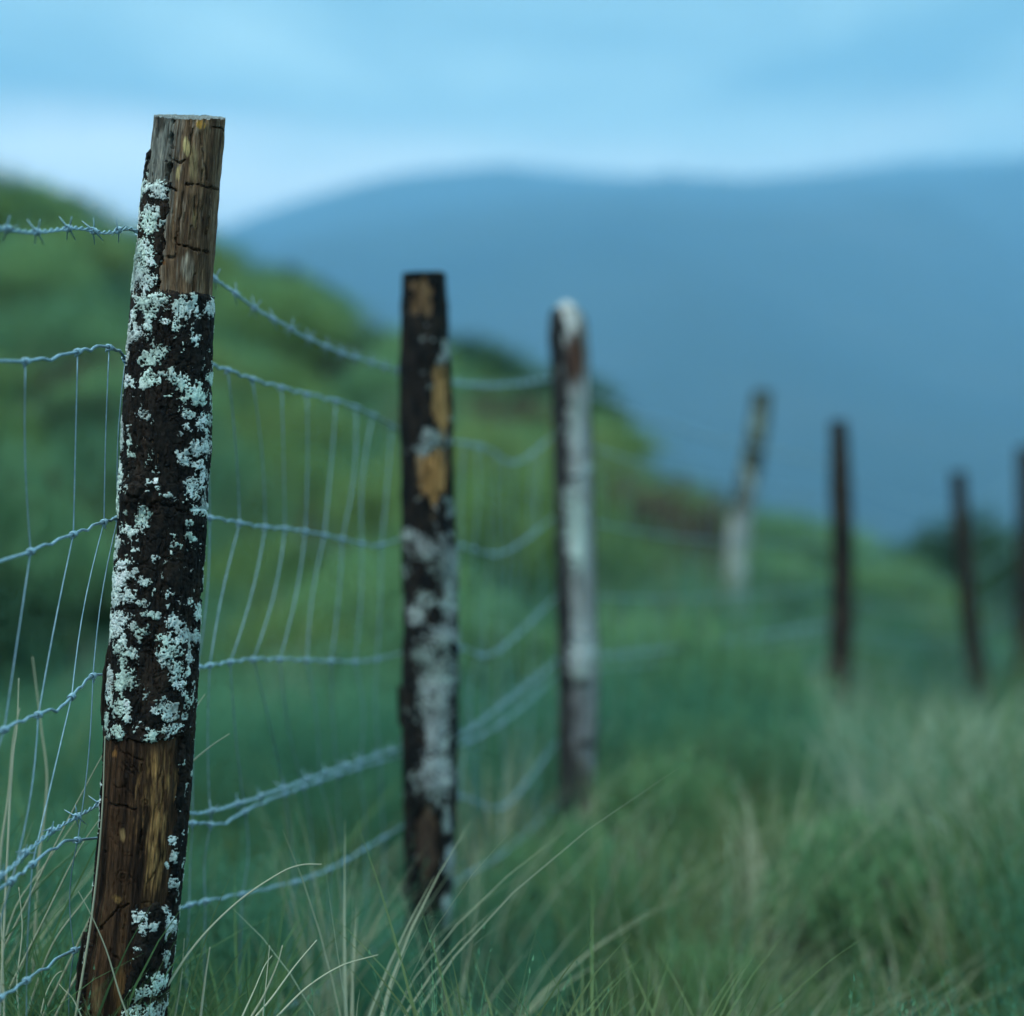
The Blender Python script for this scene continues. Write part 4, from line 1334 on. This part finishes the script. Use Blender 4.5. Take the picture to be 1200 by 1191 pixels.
# ------------------------------------------------ single long straws near the post
def straw(path, d0, d1, w, curl=0.0):
    pl = catmull(path, 4)
    n = len(pl)
    pts = []
    for i, (x, y) in enumerate(pl):
        pts.append(np.array(P(x, y, d0 + (d1 - d0) * i / (n - 1))))
    pts = np.array(pts)
    # carry the stem on down into the turf
    b = pts[0]
    g = gz(b[0], b[1]) - 0.02
    if b[2] > g + 0.02:
        dirv = (pts[1] - pts[0]); dirv /= np.linalg.norm(dirv)
        k = max(dirv[2], 0.5)
        foot = np.array([b[0] - dirv[0] * (b[2] - g) / k * 0.6, b[1], g])
        lead = [foot + (b - foot) * t for t in np.linspace(0, 1, 6, endpoint=False)]
        pts = np.vstack([lead, pts])
    rr = np.linspace(w * 1.25, w * 0.45, len(pts))
    mb = MB()
    loc = pts[0]
    mb.tube(pts - loc, rr, 5)
    o = link('dry_grass_stem', mb.mesh('dry_grass_stem'), M_STRAW)
    o.location = loc
    return o
STRAWS = [
 ([(178, 1185), (225, 1112), (275, 1060), (325, 1025), (352, 1014), (377, 1013)], 2.98, 3.05, 0.0017, 'long straw arching over beside the near post foot'),
 ([(300, 1191), (318, 1170), (345, 1133), (371, 1102)], 2.95, 3.0, 0.0014, None), ([(284, 1191), (298, 1160), (310, 1132), (319, 1120)], 2.95, 3.0, 0.0012, None),
 ([(295, 1191), (310, 1165), (325, 1130), (331, 1108)], 3.0, 3.0, 0.0017, None), ([(308, 1191), (312, 1150), (316, 1108)], 3.0, 3.02, 0.0010, None),
 ([(325, 1191), (360, 1157), (400, 1132), (443, 1119)], 2.98, 3.05, 0.0014, None), ([(235, 1191), (240, 1150), (246, 1110)], 3.02, 3.02, 0.0020, None),
 ([(214, 905), (226, 892), (248, 874), (269, 860)], 3.10, 3.12, 0.0016, None), ([(220, 840), (230, 828), (240, 814)], 3.10, 3.12, 0.0015, None),
 ([(153, 1200), (140, 1165), (125, 1115), (108, 1075), (92, 1045)], 2.88, 2.87, 0.0011, 'thin straw crossing in front of the near post foot'),
 ([(88, 1195), (108, 1070), (119, 960), (123, 863)], 2.96, 2.96, 0.0017, None),
 ([(5, 1110), (40, 1040), (80, 960), (128, 870)], 3.10, 3.05, 0.0014, None), ([(0, 1180), (50, 1080), (90, 1000), (120, 955)], 3.06, 3.04, 0.0013, None),
 ([(2, 985), (10, 930), (15, 870), (23, 830)], 2.75, 2.75, 0.0016, None), ([(12, 930), (16, 880), (20, 850), (22, 795)], 2.8, 2.8, 0.0013, None), ([(45, 1010), (55, 920), (48, 850), (38, 770)], 3.3, 3.35, 0.0018, None),
 ([(0, 1120), (20, 1060), (55, 1010), (90, 960)], 3.15, 3.15, 0.0012, None), ([(30, 1191), (60, 1110), (95, 1060), (118, 1030)], 3.12, 3.1, 0.0014, None),
 ([(95, 1191), (85, 1170), (75, 1160), (69, 1153)], 2.92, 2.92, 0.0012, None), ([(52, 1170), (58, 1155), (66, 1142), (73, 1138)], 2.95, 2.95, 0.0012, None), ([(5, 1191), (3, 1130), (1, 1070)], 2.85, 2.85, 0.0016, None),
 ([(22, 1191), (20, 1150), (26, 1090), (22, 1040)], 2.95, 2.95, 0.0013, None), ([(205, 1191), (212, 1150), (216, 1100)], 3.08, 3.08, 0.0012, None),
 ([(190, 1165), (200, 1178), (206, 1191)], 2.9, 2.9, 0.0010, None),
]
for path, d0, d1, w, lab in STRAWS[:-1]:
    o = straw(path, d0, d1, w)
    tag(o, lab or 'single pale dry straw rising among the grass at the near post', 'grass stem', 'long straws around the near post')

# ------------------------------------------------ bushes
rb = np.random.default_rng(303)
def bush_kind(nstem, R, H, leafmat, seed, **kw):
    r = np.random.default_rng(seed)
    s, lf = bush(nstem, R, H, r, **kw)
    ms = mesh_from('stems', np.array(s[0]), s[1], True); ms.materials.append(M_TWIG)
    ml = mesh_from('foliage', np.array(lf[0]), lf[1], True); ml.materials.append(leafmat)
    return ms, ml
KINDS = {
    'broom': [bush_kind(230, 0.5, 0.55, M_BROOM, 1000 + i, leaf=0.075, per=24, wide=0.0045, upright=0.72) for i in range(4)],
    'dark': [bush_kind(200, 0.5, 0.5, M_DARKBUSH, 1100 + i, leaf=0.05, per=30, wide=0.009, upright=0.4) for i in range(3)],
    'olive': [bush_kind(230, 0.5, 0.55, M_OLIVE, 1050 + i, leaf=0.075, per=24, wide=0.0045, upright=0.72) for i in range(3)],
    'russet': [bush_kind(170, 0.5, 0.5, M_REDBUSH, 1200 + i, leaf=0.045, per=20, wide=0.007, upright=0.4) for i in range(2)],
}
def add_bush(kind, name, x, y, sx, sz, label, group):
    ms, ml = KINDS[kind][int(rb.integers(0, len(KINDS[kind])))]
    r = empty(name, (x, y, gz(x, y) - 0.03))
    r.rotation_euler = (0, 0, rb.uniform(0, 6.28))
    r.scale = (sx / 0.5, sx / 0.5 * rb.uniform(0.9, 1.1), sz / 0.5)
    link('stems', ms, None, r)
    link('foliage', ml, None, r)
    return tag(r, label, 'shrub', group)
def at_px(px, y):
    return (px - 600) * y / F
# mid-distance clumps on the fence side
CL = 'broom clumps among the stakes'
for px, y, sx, sz, lab in [
    (735, 7.0, 0.30, 0.34, 'small green broom clump beside the pale-topped stake'), (705, 7.8, 0.3, 0.36, 'small green broom clump beside the pale-topped stake'),
    (785, 6.9, 0.36, 0.42, 'broad soft green broom clump in front of the leaning stake'), (875, 6.7, 0.30, 0.38, 'soft green broom clump between the leaning stake and the bowed stake'),
    (850, 5.9, 0.30, 0.30, 'green broom tuft in front of a broader broom clump'), (940, 5.7, 0.20, 0.16, 'green broom tuft in front of the bowed dark stake'),
    (668, 5.15, 0.22, 0.20, 'small broom tuft against the foot of the pale-topped stake'),
    (770, 5.6, 0.26, 0.26, 'low green broom tuft near the foot of the pale-topped stake'), (1010, 5.0, 0.28, 0.26, 'low broom tuft in front of the drift of pale grass'),
    (820, 4.5, 0.2, 0.2, 'low feathery broom tuft in open grass on the path side of the fence')]:
    add_bush('broom', 'broom_bush', at_px(px, y), y, sx, sz, lab, CL)
# slope behind the fence
spots = []
tries = 0
while len(spots) < 84 and tries < 9000:
    tries += 1
    y = 6.5 + 20.5 * rb.uniform(0, 1) ** 0.75
    px = rb.uniform(-150, 1250)
    x = at_px(px, y)
    if y < 9 and x > -1.13 + 0.227 * y - 0.5:
        continue
    if y > 9 and px > 700 and y < 14:
        continue
    rad = rb.uniform(0.35, 0.8) * (0.7 + y / 40)
    if any((x - a) ** 2 + (y - b) ** 2 < (0.72 * (rad + c)) ** 2 for a, b, c in spots):
        continue
    spots.append((x, y, rad))
for k, (x, y, rad) in enumerate(spots):
    kind = ('broom', 'olive', 'broom', 'dark', 'broom', 'olive', 'broom', 'broom', 'olive')[k % 9]
    tall = rb.uniform(0.55, 0.95) * (0.6 if (px_of(x, y) > 720 and y > 14) else 1.0)
    word = 'broad' if rad > 0.75 else ('small' if rad < 0.5 else 'rounded')
    shape = 'tall' if tall > 0.75 else 'low'
    if kind == 'dark':
        add_bush('dark', 'dark_shrub', x, y, rad * 0.8, rad * tall * 0.8, '%s %s dark green shrub among the broom on the slope' % (word, shape), 'dark shrubs on the slope')
    else:
        col = 'yellowish' if kind == 'olive' else 'fresh green'
        add_bush(kind, 'broom_bush', x, y, rad, rad * tall, '%s %s %s broom bush on the slope behind the fence' % (word, shape, col), 'broom bushes on the slope')
for px, y, sx, sz, lab in [(5, 8.6, 0.36, 0.32, 'added dark shrub standing for shaded growth behind the near post wires'), (75, 9.6, 0.42, 0.36, 'added dark shrub standing for shaded growth behind the near post wires'), (-70, 8.0, 0.4, 0.4, 'added dark shrub standing for shaded growth behind the near post wires'),  # low dark-leaved shrubs added to stand for vegetation lying in shade
    (345, 10.2, 0.36, 0.3, 'added dark shrub standing for shaded growth behind the wire mesh'), (590, 11.5, 0.36, 0.32, 'dark shrub on the slope between the charred post and the pale stake')]:
    add_bush('dark', 'dark_shrub', at_px(px, y), y, sx, sz, lab, 'dark shrubs on the slope')
for px, y, sx, sz, lab in [
    (-12, 26.5, 0.9, 0.45, 'dark shrub on the highest part of the hill crest'), (38, 26.8, 0.8, 0.36, 'dark shrub on the highest part of the hill crest'),
    (325, 26.8, 0.55, 0.5, 'twin-headed dark shrub alone on the crest beside the near post'), (362, 27.0, 0.42, 0.5, 'twin-headed dark shrub alone on the crest beside the near post'),
    (440, 27.0, 0.5, 0.35, 'low dark shrub on the crest behind the charred post'), (528, 27.0, 0.7, 0.5, 'dark shrub on the crest between the charred post and the pale stake'),
    (575, 26.5, 0.55, 0.55, 'dark shrub on the crest between the charred post and the pale stake'), (640, 26.0, 0.8, 0.45, 'dark shrub on the crest behind the pale-topped stake'),
    (688, 26.5, 0.55, 0.7, 'tall dark shrub where the crest drops, beside the pale-topped stake'), (708, 25.5, 0.42, 0.6, 'small dark shrub where the crest drops steeply')]:
    add_bush('dark', 'dark_shrub', at_px(px, y), y, sx, sz, lab, 'dark shrubs along the hill crest')
for px, y, sx, sz, lab in [
    (735, 13.2, 0.46, 0.52, 'reddish brown shrub between the pale-topped stake and the leaning stake'), (790, 13.6, 0.52, 0.58, 'reddish brown shrub between the pale-topped stake and the leaning stake'),
    (815, 12.6, 0.28, 0.34, 'small reddish brown shrub close to the leaning stake'), (140, 17.5, 0.8, 0.42, 'low russet shrub on the slope behind the near post wires'),
    (590, 19.5, 0.9, 0.5, 'broad russet shrub on the upper slope behind the pale stake'), (300, 13.5, 0.4, 0.3, 'low russet shrub on the slope behind the wire mesh'),
    (40, 12.0, 0.5, 0.35, 'low russet shrub on the slope behind the near post wires'), (420, 22.0, 0.8, 0.45, 'broad russet shrub on the upper slope behind the charred post')]:
    add_bush('russet', 'russet_shrub', at_px(px, y), y, sx, sz, lab, 'russet shrubs on the slope')
for px, y, sx, sz, lab in [
    (1095, 19.5, 0.35, 0.62, 'dark shrub behind the thin curved stake'), (1145, 18.5, 0.45, 0.85, 'dark shrub behind the thin curved stake'),
    (1190, 17.0, 0.45, 0.85, 'dark shrub behind the last stake of the row'), (1235, 16.5, 0.5, 0.85, 'dark shrub behind the last stake of the row'),
    (930, 14.0, 0.3, 0.3, 'low dark shrub between the leaning stake and the bowed stake')]:
    add_bush('dark', 'dark_shrub', at_px(px, y), y, sx, sz, lab, 'dark shrubs behind the far stakes')
